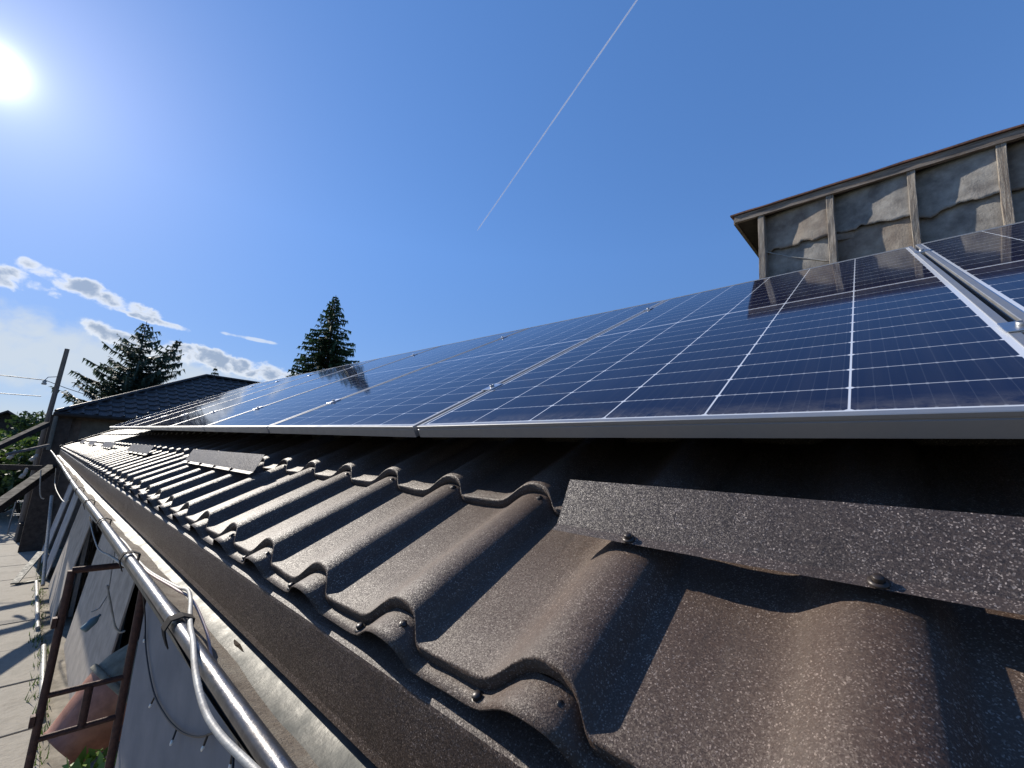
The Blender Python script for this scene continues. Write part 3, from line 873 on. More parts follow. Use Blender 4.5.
# ------------------------------------------------------------------ hip roofed building beyond the far end
NBA = atY(56, 413, 17.0)
nb = thing('neighbouring_house', 'low building with a dark wavy tiled hip roof beyond the far end of the panels', 'house', (NBA.x, NBA.y, 0))
NO = Vector((NBA.x, NBA.y, 0))
def Nn(mb, name, material, bevel=0.0):
    o = mb.build(name, material, nb, bevel); o.matrix_parent_inverse = Matrix.Translation(-NO); return o
WNB, RUN = 14.0, 4.0
tanp = math.tan(R(28))
hip = MB()
# front face: true wave-and-step tiles clipped along the hip
pit, rowd = 0.29, 0.36
nr = int(RUN / (rowd * math.cos(R(28)))) + 1
for r in range(nr):
    y_a = r * rowd * math.cos(R(28)); y_b = min(RUN, (r + 1) * rowd * math.cos(R(28)))
    if y_b - y_a < 0.02: continue
    x_ = 0.0
    strip = []
    while x_ <= WNB:
        for de, h in ((0, 0), (0.12, 0.0), (0.16, 0.35), (0.20, 0.85), (0.225, 1.0), (0.25, 0.85), (0.262, 0.2), (0.27, 0.0)):
            strip.append((x_ + de, h))
        x_ += pit
    vs = []; fs = []; idx = {}
    for j, (x, h) in enumerate(strip):
        for b_, yy in enumerate((y_a, y_b)):
            xl = max(x, yy)                # hip line x = y
            zz = yy * tanp + h * 0.045 + (0.03 if b_ == 0 else 0.0)
            vs.append((NBA.x + xl, NBA.y + yy, NBA.z + zz))
        vs.append((NBA.x + max(x, y_a), NBA.y + y_a, NBA.z + y_a * tanp + h * 0.045))
    for j in range(len(strip) - 1):
        if strip[j + 1][0] < y_a: continue
        fs.append((3 * j, 3 * j + 1, 3 * j + 4, 3 * j + 3)); fs.append((3 * j + 2, 3 * j, 3 * j + 3, 3 * j + 5))
    hip.add(vs, fs, False)
# left and rear faces, plain
A0 = NBA
hip.add([(A0.x, A0.y, A0.z), (A0.x, A0.y + 2 * RUN, A0.z), (A0.x + RUN, A0.y + RUN, A0.z + RUN * tanp)], [(0, 2, 1)])
hip.add([(A0.x, A0.y + 2 * RUN, A0.z), (A0.x + WNB, A0.y + 2 * RUN, A0.z), (A0.x + WNB, A0.y + RUN, A0.z + RUN * tanp), (A0.x + RUN, A0.y + RUN, A0.z + RUN * tanp)], [(0, 3, 2, 1)])
Nn(hip, 'roof', M_roof_dark)
rc = MB()
rc.tube([A0 + Vector((0, 0, 0.05)), A0 + Vector((RUN, RUN, RUN * tanp + 0.06))], 0.06, 8)
rc.tube([A0 + Vector((RUN, RUN, RUN * tanp + 0.06)), A0 + Vector((WNB, RUN, RUN * tanp + 0.06))], 0.06, 8)
Nn(rc, 'ridge_cap', M_roof_dark)
wb = MB(); wb.box(A0.x + 0.35, A0.x + WNB, A0.y + 0.4, A0.y + 2 * RUN - 0.4, -0.05, A0.z - 0.06); Nn(wb, 'wall', M_brick)
pp = MB(); pp.box(A0.x + 0.55, A0.x + 1.6, A0.y + 0.385, A0.y + 0.398, A0.z - 0.75, A0.z - 0.16); Nn(pp, 'wall_patch', mat('dim_plaster_patch', (0.13, 0.12, 0.10), 0.9, 0, 0.3, 6))
sf = MB(); sf.box(A0.x + 0.02, A0.x + WNB, A0.y + 0.02, A0.y + 2 * RUN - 0.02, A0.z - 0.055, A0.z - 0.012); Nn(sf, 'soffit', M_soffit)
ec = MB(); ec.tube([A0 + Vector((-0.05, -0.06, -0.03)), A0 + Vector((WNB, -0.06, -0.03))], 0.055, 10); Nn(ec, 'gutter', M_darkmetal)
dp = MB(); dp.tube([A0 + Vector((0.02, -0.04, -0.05)), A0 + Vector((0.02, -0.04, -0.5)), A0 + Vector((0.02, -0.02, -1.0))], 0.045, 10); Nn(dp, 'downpipe', M_galv)
cp = MB(); cp.box(A0.x - 0.08, A0.x + 0.34, A0.y + 0.1, A0.y + 0.42, -0.05, A0.z - 0.06); Nn(cp, 'corner_post', M_soffit)

# ------------------------------------------------------------------ cables and things at the gutter
def cable(name, pts, r, material, label, cat='cable', group=None, n=8):
    mb = MB(); mb.tube(smoothpath(pts, n), r, 8)
    o = mb.build(name, material); return tag(o, label, cat, group)
white_pts = [(0.285, 2.9, CAMZ - 0.44), atX(103, 528, 0.268), atX(122, 540, 0.285), atX(144, 567, 0.285), atX(175, 586, 0.296), atX(187.5, 590, 0.292), atX(190.5, 600, 0.275), atX(190, 613, 0.252), atX(190.5, 628, 0.222), atX(193, 641, 0.212), atX(195.7, 673, 0.195), atX(204.6, 709, 0.19), atX(221, 736, 0.192), atX(250, 765, 0.20), atX(285, 800, 0.205)]
cable('white_cable', white_pts, 0.0042, M_white, 'thick white cable lying in the gutter and looping out over its metal rim')
cable('pale_pink_cable', [atX(100, 523, 0.275), atX(121, 541, 0.279), atX(143, 568, 0.279), atX(174, 588, 0.290), atX(192, 600, 0.300), atX(206, 630, 0.305), atX(212, 660, 0.30)], 0.0030, M_pink, 'thin pinkish cable running beside the thick white one along the gutter bottom')
def string_lights(name, pts, label, nb_=6):
    t = thing(name, label, 'string lights', tuple(pts[0]))
    path = smoothpath(pts, 10)
    mb = MB(); mb.tube([p - Vector(pts[0]) for p in path], 0.0032, 6)
    mb.build('wire', M_cable, t)
    for i in range(nb_):
        p = path[int((i + 0.5) * len(path) / nb_)] - Vector(pts[0])
        sk = MB(); d = Vector((ra.uniform(-.4, .1), ra.uniform(-.5, .5), -1)).normalized()
        sk.tube([p, p + d * 0.03], 0.0035, 6); so = sk.build('socket', M_cable, t)
        bb = MB(); bb.lathe([(0.001, 0.03), (0.0045, 0.033), (0.005, 0.04), (0.003, 0.046), (0, 0.047)], p, d, 8); bb.build('bulb', M_bulb, so)
    return t
string_lights('string_lights', [atX(140, 560, 0.40), atX(142, 585, 0.44), atX(145, 615, 0.485), atX(146, 650, 0.49), atX(153, 690, 0.49), atX(165, 715, 0.49), atX(180, 731, 0.488), atX(198, 737, 0.485), atX(217, 733, 0.48), atX(232, 745, 0.47), atX(232, 790, 0.46)], 'black fairy light string sagging in front of the blue grey wall below the gutter')
cable('white_cable', [atY(107, 585, 3.6), atY(112, 612, 3.6), atY(115, 626, 3.6), atY(120, 632, 3.6), atY(125, 631, 3.6)], 0.006, M_white, 'short white wire end dangling in front of the dark brown door')
cable('white_cable', [atX(56, 468, 0.24), atX(55, 485, 0.27), atX(60, 497, 0.3), atX(65, 502, 0.33), atX(69, 500, 0.35)], 0.005, M_white, 'white wire loop hanging off the far end of the gutter')
cable('white_cable', [atY(41, 470, 12), atY(40, 488, 12), atY(41, 497, 12), atY(44, 499, 12)], 0.010, M_white, 'thin white wire hanging in front of the green shrubs at far left')
cable('white_cable', [(0.245, 1.62, CAMZ - 0.37), atX(110, 556, 0.36), atX(98, 548, 0.45), atX(92, 530, 0.5), atX(90, 516, 0.45), (0.25, 2.9, CAMZ - 0.40)], 0.006, M_white, 'grey white wire sagging in a loop under the middle of the gutter')
lf = MB()
vs = [atX(234, 641, 0.362), atX(240, 646, 0.362), atX(243, 652, 0.362), atX(238, 652, 0.360), atX(235, 647, 0.359)]
lf.add([v + Vector((0, 0, 0.004)) for v in vs] + [v - Vector((0.001, 0, 0)) for v in vs], [(0, 1, 2, 3, 4), (9, 8, 7, 6, 5)] + [(i, (i + 1) % 5, 5 + (i + 1) % 5, 5 + i) for i in range(5)])
tag(lf.build('dead_leaf', M_brownleaf), 'single dry brown leaf stuck on the bright metal back of the gutter', 'leaf')

# ------------------------------------------------------------------ yard clutter under the eave
# rusty scaffold frame
FY = 4.0
sfm = thing('scaffold_frame', 'rusty brown steel scaffold frame with cross bars standing below the gutter', 'scaffold frame', (0.45, FY, 0))
FO = Vector((0.45, FY, 0))
def FX(mb, name): return mb.build(name, M_rust, sfm)
P = lambda x, z: Vector((x, FY, z)) - FO
LX, RXX = 0.275, 0.655
zt = CAMZ - 0.845
mb = MB(); mb.tube([P(LX, 0.0), P(LX, zt)], 0.021, 10); FX(mb, 'leg')
mb = MB(); mb.tube([P(RXX, 0.0), P(RXX, zt + 0.0)], 0.024, 10); FX(mb, 'leg')
mb = MB(); mb.tube([P(LX, zt), P(RXX + 0.3, zt - 0.01)], 0.02, 10); FX(mb, 'top_bar')
for z in (CAMZ - 1.575, CAMZ - 1.815, 0.45):
    mb = MB(); mb.tube([P(LX, z), P(RXX, z - 0.01)], 0.017, 10); FX(mb, 'cross_bar')
mb = MB(); mb.tube([P(0.475, CAMZ - 1.582), P(0.475, CAMZ - 1.822)], 0.022, 10); FX(mb, 'upright')
for z in (CAMZ - 1.15, CAMZ - 1.7):
    mb = MB(); mb.box(LX - 0.04 - FO.x, LX - 0.018 - FO.x, -0.02, 0.02, z - 0.03, z + 0.03); FX(mb, 'coupling')

# concrete mixer
MX = Vector((0.86, 5.1, 0))
mx = thing('concrete_mixer', 'faded orange concrete mixer with a cement crusted drum behind the rusty scaffold frame', 'concrete mixer', tuple(MX))
ax = Vector((-0.62, -0.10, -0.52)).normalized()
mb = MB(); mb.lathe([(0.0, -0.36), (0.16, -0.35), (0.29, -0.22), (0.335, -0.05), (0.33, 0.05)], (0.02, 0, 0.88), ax, 24); mb.build('drum_base', M_cement, mx)
mb = MB(); mb.lathe([(0.333, 0.05), (0.30, 0.16), (0.235, 0.34), (0.195, 0.46), (0.20, 0.475), (0.185, 0.475), (0.18, 0.45), (0.22, 0.33), (0.28, 0.16)], (0.02, 0, 0.88), ax, 24); mb.build('drum_cone', M_orange, mx)
mb = MB(); mb.lathe([(0.345, 0.03), (0.36, 0.035), (0.36, 0.07), (0.345, 0.075)], (0.02, 0, 0.88), ax, 30); mb.build('gear_ring', M_cement, mx)
mb = MB()
mb.tube([(-0.30, -0.40, 0.02), (-0.05, -0.40, 0.78), (0.22, -0.40, 0.02)], 0.022, 8); mb.tube([(-0.30, 0.40, 0.02), (-0.05, 0.40, 0.78), (0.22, 0.40, 0.02)], 0.022, 8)
mb.tube([(-0.30, -0.40, 0.04), (-0.30, 0.40, 0.04)], 0.02, 8); mb.tube([(0.2, -0.40, 0.1), (0.2, 0.40, 0.1)], 0.02, 8)
mb.build('stand', M_orange, mx)
mb = MB(); mb.box(-0.12, 0.18, 0.36, 0.58, 0.55, 0.92); mb.build('motor_housing', M_orange, mx, 0.02)
for s in (-1, 1):
    mb = MB(); mb.lathe([(0.03, -0.025), (0.13, -0.025), (0.15, -0.01), (0.15, 0.01), (0.13, 0.025), (0.03, 0.025)], (0.22, s * 0.45, 0.15), (0, 1, 0), 20); mb.build('wheel', M_rubber, mx)

# leaning boards
def board(label, y0, y1, xb, xt, h, material, skew=0.0, th=0.018):
    t = MB()
    dxx = xt - xb; nx_ = Vector((h, 0, -dxx)).normalized() * th
    a, b_, c, d = Vector((xb, y0, 0)), Vector((xb, y1, 0)), Vector((xt, y1 + skew, h)), Vector((xt, y0 + skew, h))
    t.hexa([a, a + nx_, b_ + nx_, b_, d, d + nx_, c + nx_, c])
    o = t.build('leaning_board', material, None, 0.002)
    return tag(o, label, 'board', 'boards leaning against the house wall')
board('wide grey beige board leaning on the wall just behind the rusty frame', 5.9, 9.2, 0.72, 0.92, 2.0, M_beige_board, 0.0)
board('brownish board leaning beside the sunlit triangle of ground, second from the rusty frame', 10.3, 13.0, 0.60, 0.85, 1.9, M_beige_board, 0.05)
board('tall pale grey board leaning at the far end of the house wall', 13.6, 15.0, 0.56, 0.85, 2.35, M_grey_board, 0.0)
board('grey weathered board leaning farthest along the wall near the black boxes', 15.3, 16.9, 0.50, 0.8, 2.3, M_grey_board, -0.05)
# narrow posts of the old veranda in front of the wall
for y, x in ((10.6, 0.80), (9.2, 0.99), (12.4, 0.99)):
    pm = MB(); pm.box(x, x + 0.06, y, y + 0.10, 0, CAMZ - 0.602)
    o = pm.build('post', M_steel, None, 0.004)
    tag(o, {10.6: 'slim grey post under the eave between the leaning boards', 9.2: 'slim grey post against the wall behind the nearest leaning board', 12.4: 'slim grey post against the wall behind the second leaning board'}[y], 'post', 'slim posts under the eave')
# conduits lying along the paving edge
def pipe(label, a, b_, r=0.028, material=None):
    mb = MB(); mb.tube([a, Vector(a).lerp(Vector(b_), 0.5), b_], r, 10)
    return tag(mb.build('pipe', material or M_white), label, 'pipe', 'white pipes lying along the paving edge')
pipe('white plastic pipe lying on the paving beside the boards, nearest the rusty frame', (0.50, 7.1, 0.03), (0.52, 9.3, 0.03))
pipe('white plastic pipe lying along the paving edge just beyond the nearest one', (0.46, 10.2, 0.03), (0.43, 13.4, 0.03))
pipe('white plastic pipe propped upright against the tall grey board', (0.52, 13.0, 0.03), (0.42, 15.6, 1.55), 0.03)
# folding metal trestle
tr = thing('metal_trestle', 'bent light grey metal bracket lying on the paving beside the white pipe', 'bracket', (0.33, 13.9, 0))
mb = MB(); mb.beam((-0.20, -0.45, 0.03), (0.10, 0.6, 0.42), 0.11, 0.03); mb.build('plate', M_galv, tr)
mb = MB(); mb.beam((-0.18, -0.45, 0.015), (0.16, -0.35, 0.015), 0.05, 0.03); mb.beam((0.10, 0.6, 0.40), (0.12, 0.62, 0.0), 0.04, 0.03); mb.build('foot', M_galv, tr)
# stacked black boxes and a steel stand
BXS = [((0.21, 18.9), 0.40, 0.55, 0.0, 0.52, 'large black box lying lowest in the pile at the end of the paving'), ((0.29, 19.4), 0.38, 0.5, 0.53, 0.98, 'black box with a pale lid resting on the largest one'), ((0.42, 20.2), 0.46, 0.5, 0.0, 1.55, 'tall black cabinet with pale top behind the stacked black boxes')]
for (bx, by), w_, d_, z0, z1, lab in BXS:
    t = thing('black_box', lab, 'box', (bx, by, z0))
    mb = MB(); mb.box(-w_ / 2, w_ / 2, -d_ / 2, d_ / 2, 0.0, z1 - z0 - 0.05); mb.build('body', M_blackbox, t, 0.02)
    mb = MB(); mb.box(-w_ / 2 - 0.012, w_ / 2 + 0.012, -d_ / 2 - 0.012, d_ / 2 + 0.012, z1 - z0 - 0.048, z1 - z0); mb.build('lid', M_steel if z0 or z1 > 1 else M_blackbox, t, 0.01)
    mb = MB(); mb.tube([(-0.08, -d_ / 2 - 0.03, 0.3), (0.08, -d_ / 2 - 0.03, 0.3)], 0.01, 6); mb.build('handle', M_steel, t)
stn = thing('metal_stand', 'slim grey steel stand with two cross bars beside the black boxes', 'stand', (0.02, 20.5, 0))
for sx in (-0.22, 0.22):
    for sy in (-0.2, 0.2):
        mb = MB(); mb.tube([(sx, sy, 0), (sx * 0.9, sy * 0.9, 1.25)], 0.016, 8); mb.build('leg', M_steel, stn)
for z in (0.55, 0.95, 1.24):
    mb = MB()
    for sy in (-0.2, 0.2): mb.tube([(-0.21, sy * 0.95, z), (0.21, sy * 0.95, z)], 0.013, 8)
    for sx in (-0.2, 0.2): mb.tube([(sx, -0.19, z), (sx, 0.19, z)], 0.013, 8)
    mb.build('cross_bar', M_steel, stn)
# blue tool
tl_ = thing('blue_container', 'small light blue plastic jug hanging in front of the beige board', 'jug', tuple(atY(85, 621, 5.6)))
mb = MB(); mb.lathe([(0.0, 0.0), (0.03, 0.0), (0.034, 0.015), (0.034, 0.09), (0.02, 0.12), (0.011, 0.13), (0.011, 0.15), (0, 0.15)], (0, 0, -0.08), (0.5, 0.2, 0.5), 16); mb.build('body', M_blue, tl_)
mb = MB(); mb.tube([(0.03, 0.0, 0.07), (0.08, 0.0, 0.09), (0.12, 0, 0.2), (0.1, 0, 0.75)], 0.006, 6); mb.build('hanger', M_white, tl_)

# weeds: leaf clumps
def leaves(mb, c, rad, n, size, rnd, squash=0.8):
    for _ in range(n):
        d = Vector((rnd.gauss(0, 1), rnd.gauss(0, 1), rnd.gauss(0, 1))).normalized() * (rnd.random() ** 0.45)
        p = Vector(c) + Vector((d.x * rad, d.y * rad, d.z * rad * squash))
        a = Vector((rnd.uniform(-1, 1), rnd.uniform(-1, 1), rnd.uniform(-1, 1))).normalized()
        b_ = a.cross(Vector((rnd.uniform(-1, 1), rnd.uniform(-1, 1), rnd.uniform(-1, 1)))).normalized()
        s_ = size * rnd.uniform(0.6, 1.4)
        mb.add([p - a * s_, p + b_ * s_ * 0.45, p + a * s_, p - b_ * s_ * 0.45], [(0, 1, 2, 3)])
rw = random.Random(21)
wd = MB()
for i in range(70):
    y = rw.uniform(5.5, 16); x = 0.47 + rw.uniform(-0.05, 0.06)
    for _ in range(rw.randint(3, 9)):
        a = rw.uniform(0, 6.28); L_ = rw.uniform(0.04, 0.13); p = Vector((x + rw.uniform(-.05, .05), y + rw.uniform(-.1, .1), 0))
        d = Vector((math.cos(a) * 0.5, math.sin(a) * 0.5, 1)).normalized() * L_; s_ = Vector((-math.sin(a), math.cos(a), 0)) * 0.006
        wd.add([p - s_, p + s_, p + d], [(0, 1, 2)])
tag(wd.build('weeds', M_leaf), 'thin green weeds growing in the joint along the paving edge', 'weeds', kind='stuff')
lp = thing('potted_plant', 'lime green leafy plant at the foot of the concrete mixer', 'plant', (0.62, 4.3, 0))
mb = MB(); leaves(mb, (0, 0, 0.70), 0.2, 160, 0.05, rw); mb.build('foliage', M_lime, lp)
mb = MB()
for i in range(5): mb.tube([(0, 0, 0.0), (rw.uniform(-.1, .1), rw.uniform(-.1, .1), 0.7)], 0.008, 6)
mb.build('stem', M_bark, lp)

# ------------------------------------------------------------------ dark lean-to rafters and trellis at far left
def rafter(label, a, b_, w_, h_, material):
    mb = MB(); mb.beam(a, b_, w_, h_)
    return tag(mb.build('rafter', material, None, 0.01), label, 'rafter', 'rafters of the lean-to at the far left')
rafter('upper dark rafter rising to the corner of the hip roofed building', atY(-60, 474, 14.0), atY(47, 424, 16.6), 0.12, 0.12, M_darkmetal)
rafter('thin pale batten in the middle of the dark rafters at far left', atY(6, 454.5, 15.0), atY(49, 445, 16.2), 0.05, 0.06, M_pole)
rafter('lowest dark rafter running steeply up to the end of the gutter', atY(-50, 541, 10.5), atY(52, 468, 14.5), 0.16, 0.16, M_darkmetal)
rafter('level dark beam between the lean-to rafters at far left', atY(-40, 466, 15.6), atY(42, 468, 15.9), 0.10, 0.12, M_soffit)
# wrapped bundle / pale rags on the beam
for i, (px, py, h_) in enumerate(((8, 459, 9), (30, 461, 7), (20, 478, 10))):
    a = atY(px, py, 15.5); b_ = atY(px + 7, py - h_, 15.5)
    mb = MB(); mb.tube(smoothpath([a, a.lerp(b_, 0.4) + Vector((0.03, 0, 0.02)), b_]), [0.035, 0.04, 0.05, 0.04, 0.045, 0.05, 0.04, 0.03, 0.035, 0.04, 0.03, 0.04, 0.03, 0.03, 0.03, 0.025, 0.02], 7)
    tag(mb.build('rag', M_white), ['pale twisted rag tied to the level beam, leftmost', 'pale twisted rag tied to the level beam, near the wall corner', 'pale rag hanging below the level beam above the dark shrubs'][i], 'rag')

# ------------------------------------------------------------------ utility pole with wires
ub = atY(44, 432, 19.0); ut = atY(67.3, 349, 19.0)
po = thing('utility_pole', 'bare weathered wooden utility pole rising left of the hip roof', 'pole', (ub.x, ub.y, 0))
mb = MB(); mb.tube([Vector((0, 0, 0)), Vector((0, 0, ut.z * 0.5)), Vector((ut.x - ub.x, 0, ut.z))], [0.075, 0.065, 0.055], 12); mb.build('shaft', M_pole, po)
mb = MB(); mb.tube([Vector((ut.x - ub.x - 0.05, 0, ut.z - 0.9)), Vector((ut.x - ub.x - 0.25, 0, ut.z - 0.95)), Vector((ut.x - ub.x - 0.3, 0, ut.z - 1.05))], 0.012, 6); mb.build('bracket', M_steel, po)
mb = MB(); mb.lathe([(0, 0), (0.05, 0), (0.06, 0.04), (0.035, 0.07), (0.055, 0.1), (0, 0.14)], (ut.x - ub.x - 0.3, 0, ut.z - 1.19), (0, 0, 1), 12); mb.build('insulator', M_white, po)
ip = Vector((ut.x - 0.3, ub.y, ut.z - 1.05))
for i, (p, lab) in enumerate(((Vector((-40, 30, 7.2)), 'thin overhead wire running left from the utility pole'), (Vector((-40, 44, 6.2)), 'second lower overhead wire running left from the utility pole'))):
    q = ip if i == 0 else ip - Vector((0, 0, 0.5))
    pts = []
    for k in range(17):
        t_ = k / 16; v = q.lerp(p, t_); v.z -= 1.2 * 4 * t_ * (1 - t_) * 0.4; pts.append(v)
    mb = MB(); mb.tube(pts, 0.012, 5); tag(mb.build('wire', M_cable), lab, 'wire')
pts = []
q = ip; p = A0 + Vector((5, 2.0, 0.9))
for k in range(13):
    t_ = k / 12; v = q.lerp(p, t_); v.z -= 0.5 * t_ * (1 - t_) * 4; pts.append(v)
mb = MB(); mb.tube(pts, 0.010, 5); tag(mb.build('wire', M_cable), 'thin service wire sagging from the pole towards the hip roof', 'wire')

# ------------------------------------------------------------------ trees
def conifer(name, label, base, height, r0, mat_n, seed, levels, dens=1.0, open_=0.0, droop=0.25, tops=1, start=0.06, group=None, upturn=0.0, ragged=0.25, card=0.30):
    rnd = random.Random(seed)
    t = thing(name, label, 'tree', tuple(base), group)
    tk = MB(); cr = MB()
    def stem(off, h0, h1, rad):
        tk.tube([Vector(off) * min(1, k) + Vector((0, 0, h0 + (h1 - h0) * k)) for k in (0, .25, .5, .75, 1)], [rad, rad * .78, rad * .55, rad * .3, rad * .05], 8)
    tops_l = [((0, 0, 0), 0.0, height, 1.0)]
    stem((0, 0, 0), 0, height, 0.022 * height)
    if tops > 1:
        o = (0.17 * height, 0, 0); stem(o, height * 0.35, height * 0.93, 0.01 * height)
        tops_l.append((o, height * 0.45, height * 0.93, 0.42))
    for (off, hb, ht, sc_) in tops_l:
        nlev = int(levels * (ht - hb) / height)
        for lv in range(nlev):
            f = start + (1 - start) * (lv + rnd.uniform(-.25, .25)) / nlev
            f = min(0.995, max(0.01, f))
            z = hb + (ht - hb) * f
            L0 = r0 * sc_ * (1 - f) ** 0.80 + 0.012 * height * (1 - f) + 0.0035 * height
            nb_ = rnd.randint(6, 8) if f < 0.8 else rnd.randint(4, 6)
            a0 = rnd.uniform(0, 6.28)
            for b_ in range(nb_):
                if rnd.random() < open_: continue
                a = a0 + 6.283 * b_ / nb_ + rnd.uniform(-.3, .3)
                L_ = L0 * rnd.uniform(1 - ragged * 1.6, 1 + ragged)
                d = Vector((math.cos(a), math.sin(a), 0))
                s_ = Vector((-d.y, d.x, 0))
                org = Vector(off) * min(1, f) + Vector((0, 0, z))
                tip_up = rnd.uniform(-.1, .1) + upturn
                pts = [org + d * (L_ * k) + Vector((0, 0, L_ * (-droop * k + (droop * 0.55 + tip_up) * k * k * 1.2))) for k in (0, .35, .7, 1)]
                tk.tube(pts, [0.006 * height * (1 - f) + 0.008, 0.012, 0.008, 0.004], 4, False)
                npl = max(4, int(L_ / (card * 0.34) * dens))
                for q in range(npl):
                    k = (q + rnd.random()) / npl
                    k = k ** 0.8
                    if k < 0.12: continue
                    i = min(2, int(k * 3)); fr = k * 3 - i
                    p = pts[i].lerp(pts[i + 1], fr)
                    for side in (-1, 1):
                        w_ = card * (1.0 - 0.55 * f) * (1.25 - 0.85 * k) * rnd.uniform(0.6, 1.25) * (0.6 + 0.4 * min(1, L_ / r0 + 0.3))
                        e = (s_ * side * rnd.uniform(0.7, 1.1) + d * rnd.uniform(0.3, 0.9) + Vector((0, 0, rnd.uniform(-.55, .10)))).normalized()
                        nrm = Vector((rnd.uniform(-.6, .6), rnd.uniform(-.6, .6), 1)).normalized()
                        b3 = e.cross(nrm).normalized() * w_ * 0.2
                        cr.add([p - b3 * 0.6, p + e * w_ * 0.55 - b3, p + e * w_, p + e * w_ * 0.5 + b3, p + b3 * 0.6], [(0, 1, 2, 3, 4)])
                    if rnd.random() < 0.5:
                        e = (Vector((rnd.uniform(-.3, .3), rnd.uniform(-.3, .3), -1)) + d * 0.4).normalized(); w_ = card * 0.6
                        b3 = e.cross(s_).normalized() * w_ * 0.16 + s_ * w_ * 0.1
                        cr.add([p - b3, p + b3, p + e * w_], [(0, 1, 2)])
    tk.build('trunk', M_bark, t); cr.build('crown', mat_n, t)
    return t
def tree_at(px, py_top, Y, **kw):
    tp = atY(px, py_top, Y)
    return tp
tp = atY(336, 295, 33.0)
conifer('spruce_tree', 'tall dark pointed spruce rising behind the solar panels', (tp.x, tp.y, 0), tp.z, 5.2, M_spruce, 4, 70, 4.2, 0.0, 0.42, card=0.58, ragged=0.2)
tp = atY(147, 321, 34.0)
conifer('fir_tree', 'loose open topped conifer with two tips behind the hip roof at left', (tp.x, tp.y, 0), tp.z, 3.9, M_fir, 9, 48, 3.4, 0.2, 0.12, tops=2, upturn=0.30, ragged=0.42, card=0.58)
tp = atY(216, 366, 60.0)
conifer('spruce_tree', 'tiny distant conifer tip peeking over the ridge of the hip roof', (tp.x, tp.y, 0), tp.z, 2.6, M_fir, 14, 30, 0.8, 0.1, 0.2, card=0.7)
def bush(name, label, c, h, rad, material, seed, n=900, size=0.09, cat='shrub', group=None, lobes=9):
    rnd = random.Random(seed)
    t = thing(name, label, cat, tuple(c), group)
    mb = MB(); tk = MB()
    for i in range(lobes):
        a = rnd.uniform(0, 6.28); rr = rad * rnd.uniform(0.1, 0.75); z = h * rnd.uniform(0.35, 0.88)
        cc = Vector((math.cos(a) * rr, math.sin(a) * rr, z)); lr = min(rad, h) * rnd.uniform(0.22, 0.42)
        leaves(mb, cc, lr, n // lobes, size, rnd)
        tk.tube([(0, 0, 0), (cc.x * 0.4, cc.y * 0.4, z * 0.5), cc], [0.03 * h * .5, 0.02 * h * .5, 0.006], 6)
    tk.build('branches', M_bark, t); mb.build('foliage', material, t)
    return t
tp = atY(74, 392, 40.0)
bush('russet_tree', 'russet brown leafed treetop just above the far corner of the hip roof', (tp.x + 0.6, tp.y, 0), tp.z, 1.5, M_brownleaf, 3, 1400, 0.16, 'tree')
g_ = 'green shrubs beyond the yard'
specs = [(-8, 432, 24, 1.7, M_leaf, 'yellow green shrub below the upper dark rafter at the left edge'), (22, 430, 27, 2.0, M_leaf, 'bright green shrub between the upper rafter and the pale batten'), (33, 407, 34, 2.4, M_leafd, 'dark green bushy tree left of the utility pole'), (46, 414, 36, 2.0, M_leafd, 'dark leafy treetop directly behind the foot of the utility pole'), (-20, 424, 30, 2.0, M_leaf, 'green shrub cut by the left edge of the frame, furthest left'), (14, 470, 26, 1.8, M_leafd, 'dark shrub in the shade beneath the level beam'), (36, 452, 24, 1.7, M_leafd, 'dark shrub under the batten next to the gutter end'), (-12, 466, 25, 2.0, M_leafd, 'dark shrub behind the paving at the left edge')]
for i, (px, py, Y, rad, mm_, lab) in enumerate(specs):
    tp = atY(px, py, Y)
    bush('shrub', lab, (tp.x, tp.y, 0), tp.z * 1.02, rad, mm_, 40 + i, 1500, 0.13, 'shrub', g_, 11)

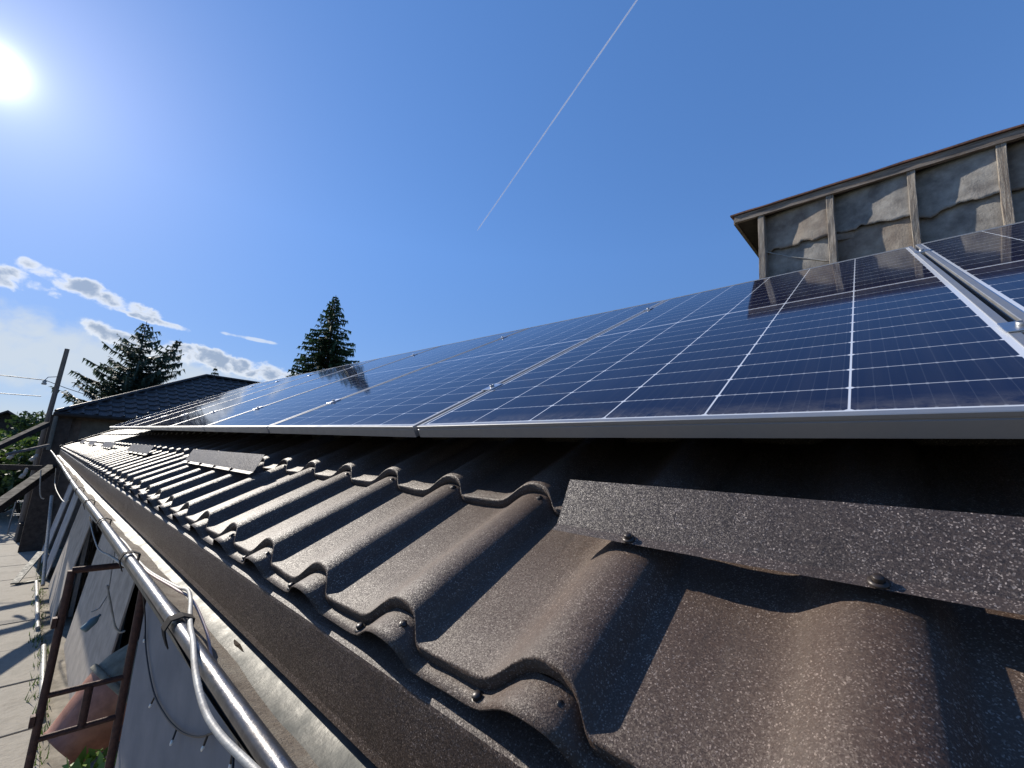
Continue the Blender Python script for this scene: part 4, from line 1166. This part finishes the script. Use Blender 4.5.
# far house with dark roof
fh_a = atY(-48, 424, 48.0); fh_p = atY(8, 410, 48.0); fh_b = atY(45, 432, 48.0)
fh = thing('far_house', 'distant house with dark clay roof beyond the shrubs at the left edge', 'house', (fh_p.x, 48, 0))
zb, zp = fh_b.z, fh_p.z; hw = fh_b.x - fh_p.x
mb = MB()
mb.add([(-hw, 0, zb), (hw, 0, zb), (hw, 9, zb), (-hw, 9, zb), (0, 0, zp), (0, 9, zp)], [(1, 2, 5, 4), (3, 0, 4, 5)])
mb.build('roof', M_clay, fh).modifiers.new('solid', 'SOLIDIFY').thickness = 0.15
mb = MB(); mb.box(-hw + 0.4, hw - 0.4, 0.4, 8.6, -0.05, zb + 0.1)
mb.add([(-hw + 0.4, 0.41, zb + 0.1), (hw - 0.4, 0.41, zb + 0.1), (0, 0.41, zp - 0.2)], [(0, 1, 2)])
mb.build('wall', M_soffit, fh)

# ------------------------------------------------------------------ contrail
HC = 3000.0
d1 = ray(637, 0); d2 = ray(477, 231)
c1 = d1 * (HC / d1.z); c2 = d2 * (HC / d2.z)
c0 = c1 + (c1 - c2) * 0.5
mc = bpy.data.materials.new('contrail_ice'); mc.use_nodes = True
t = NT(mc.node_tree); t.n.clear()
df = t.new('ShaderNodeBsdfDiffuse'); df.inputs[0].default_value = (0.9, 0.9, 0.92, 1)
tl2 = t.new('ShaderNodeBsdfTranslucent'); tl2.inputs[0].default_value = (0.9, 0.9, 0.92, 1)
ad = t.new('ShaderNodeMixShader'); ad.inputs[0].default_value = 0.5; t.put(ad.inputs[1], df.outputs[0]); t.put(ad.inputs[2], tl2.outputs[0])
tp_ = t.new('ShaderNodeBsdfTransparent')
lw = t.new('ShaderNodeLayerWeight'); lw.inputs[0].default_value = 0.5
nz = t.noise(t.new('ShaderNodeTexCoord').outputs['Object'], 0.006, 5, 0.6)
fac = t.math('MULTIPLY', t.math('SUBTRACT', 1.0, lw.outputs['Facing']), t.rng(nz, 0.25, 0.7, 0.4, 0.75))
mx_ = t.new('ShaderNodeMixShader'); t.put(mx_.inputs[0], fac); t.put(mx_.inputs[1], tp_.outputs[0]); t.put(mx_.inputs[2], ad.outputs[0])
oo = t.new('ShaderNodeOutputMaterial'); t.put(oo.inputs[0], mx_.outputs[0])
mb = MB(); pts = []; rs = []
rc_ = random.Random(8)
for k in range(61):
    f = k / 60; p = c0.lerp(c2, f); p.z += CAMZ
    p += Vector((rc_.gauss(0, .3), rc_.gauss(0, .3), 0)); pts.append(p); rs.append((4.4 + 3.2 * f) * rc_.uniform(0.9, 1.1) * (1 if k < 60 else 0.2))
mb.tube(pts, rs, 16)
tag(mb.build('contrail', mc), 'thin white aircraft contrail slanting across the blue sky', 'contrail')
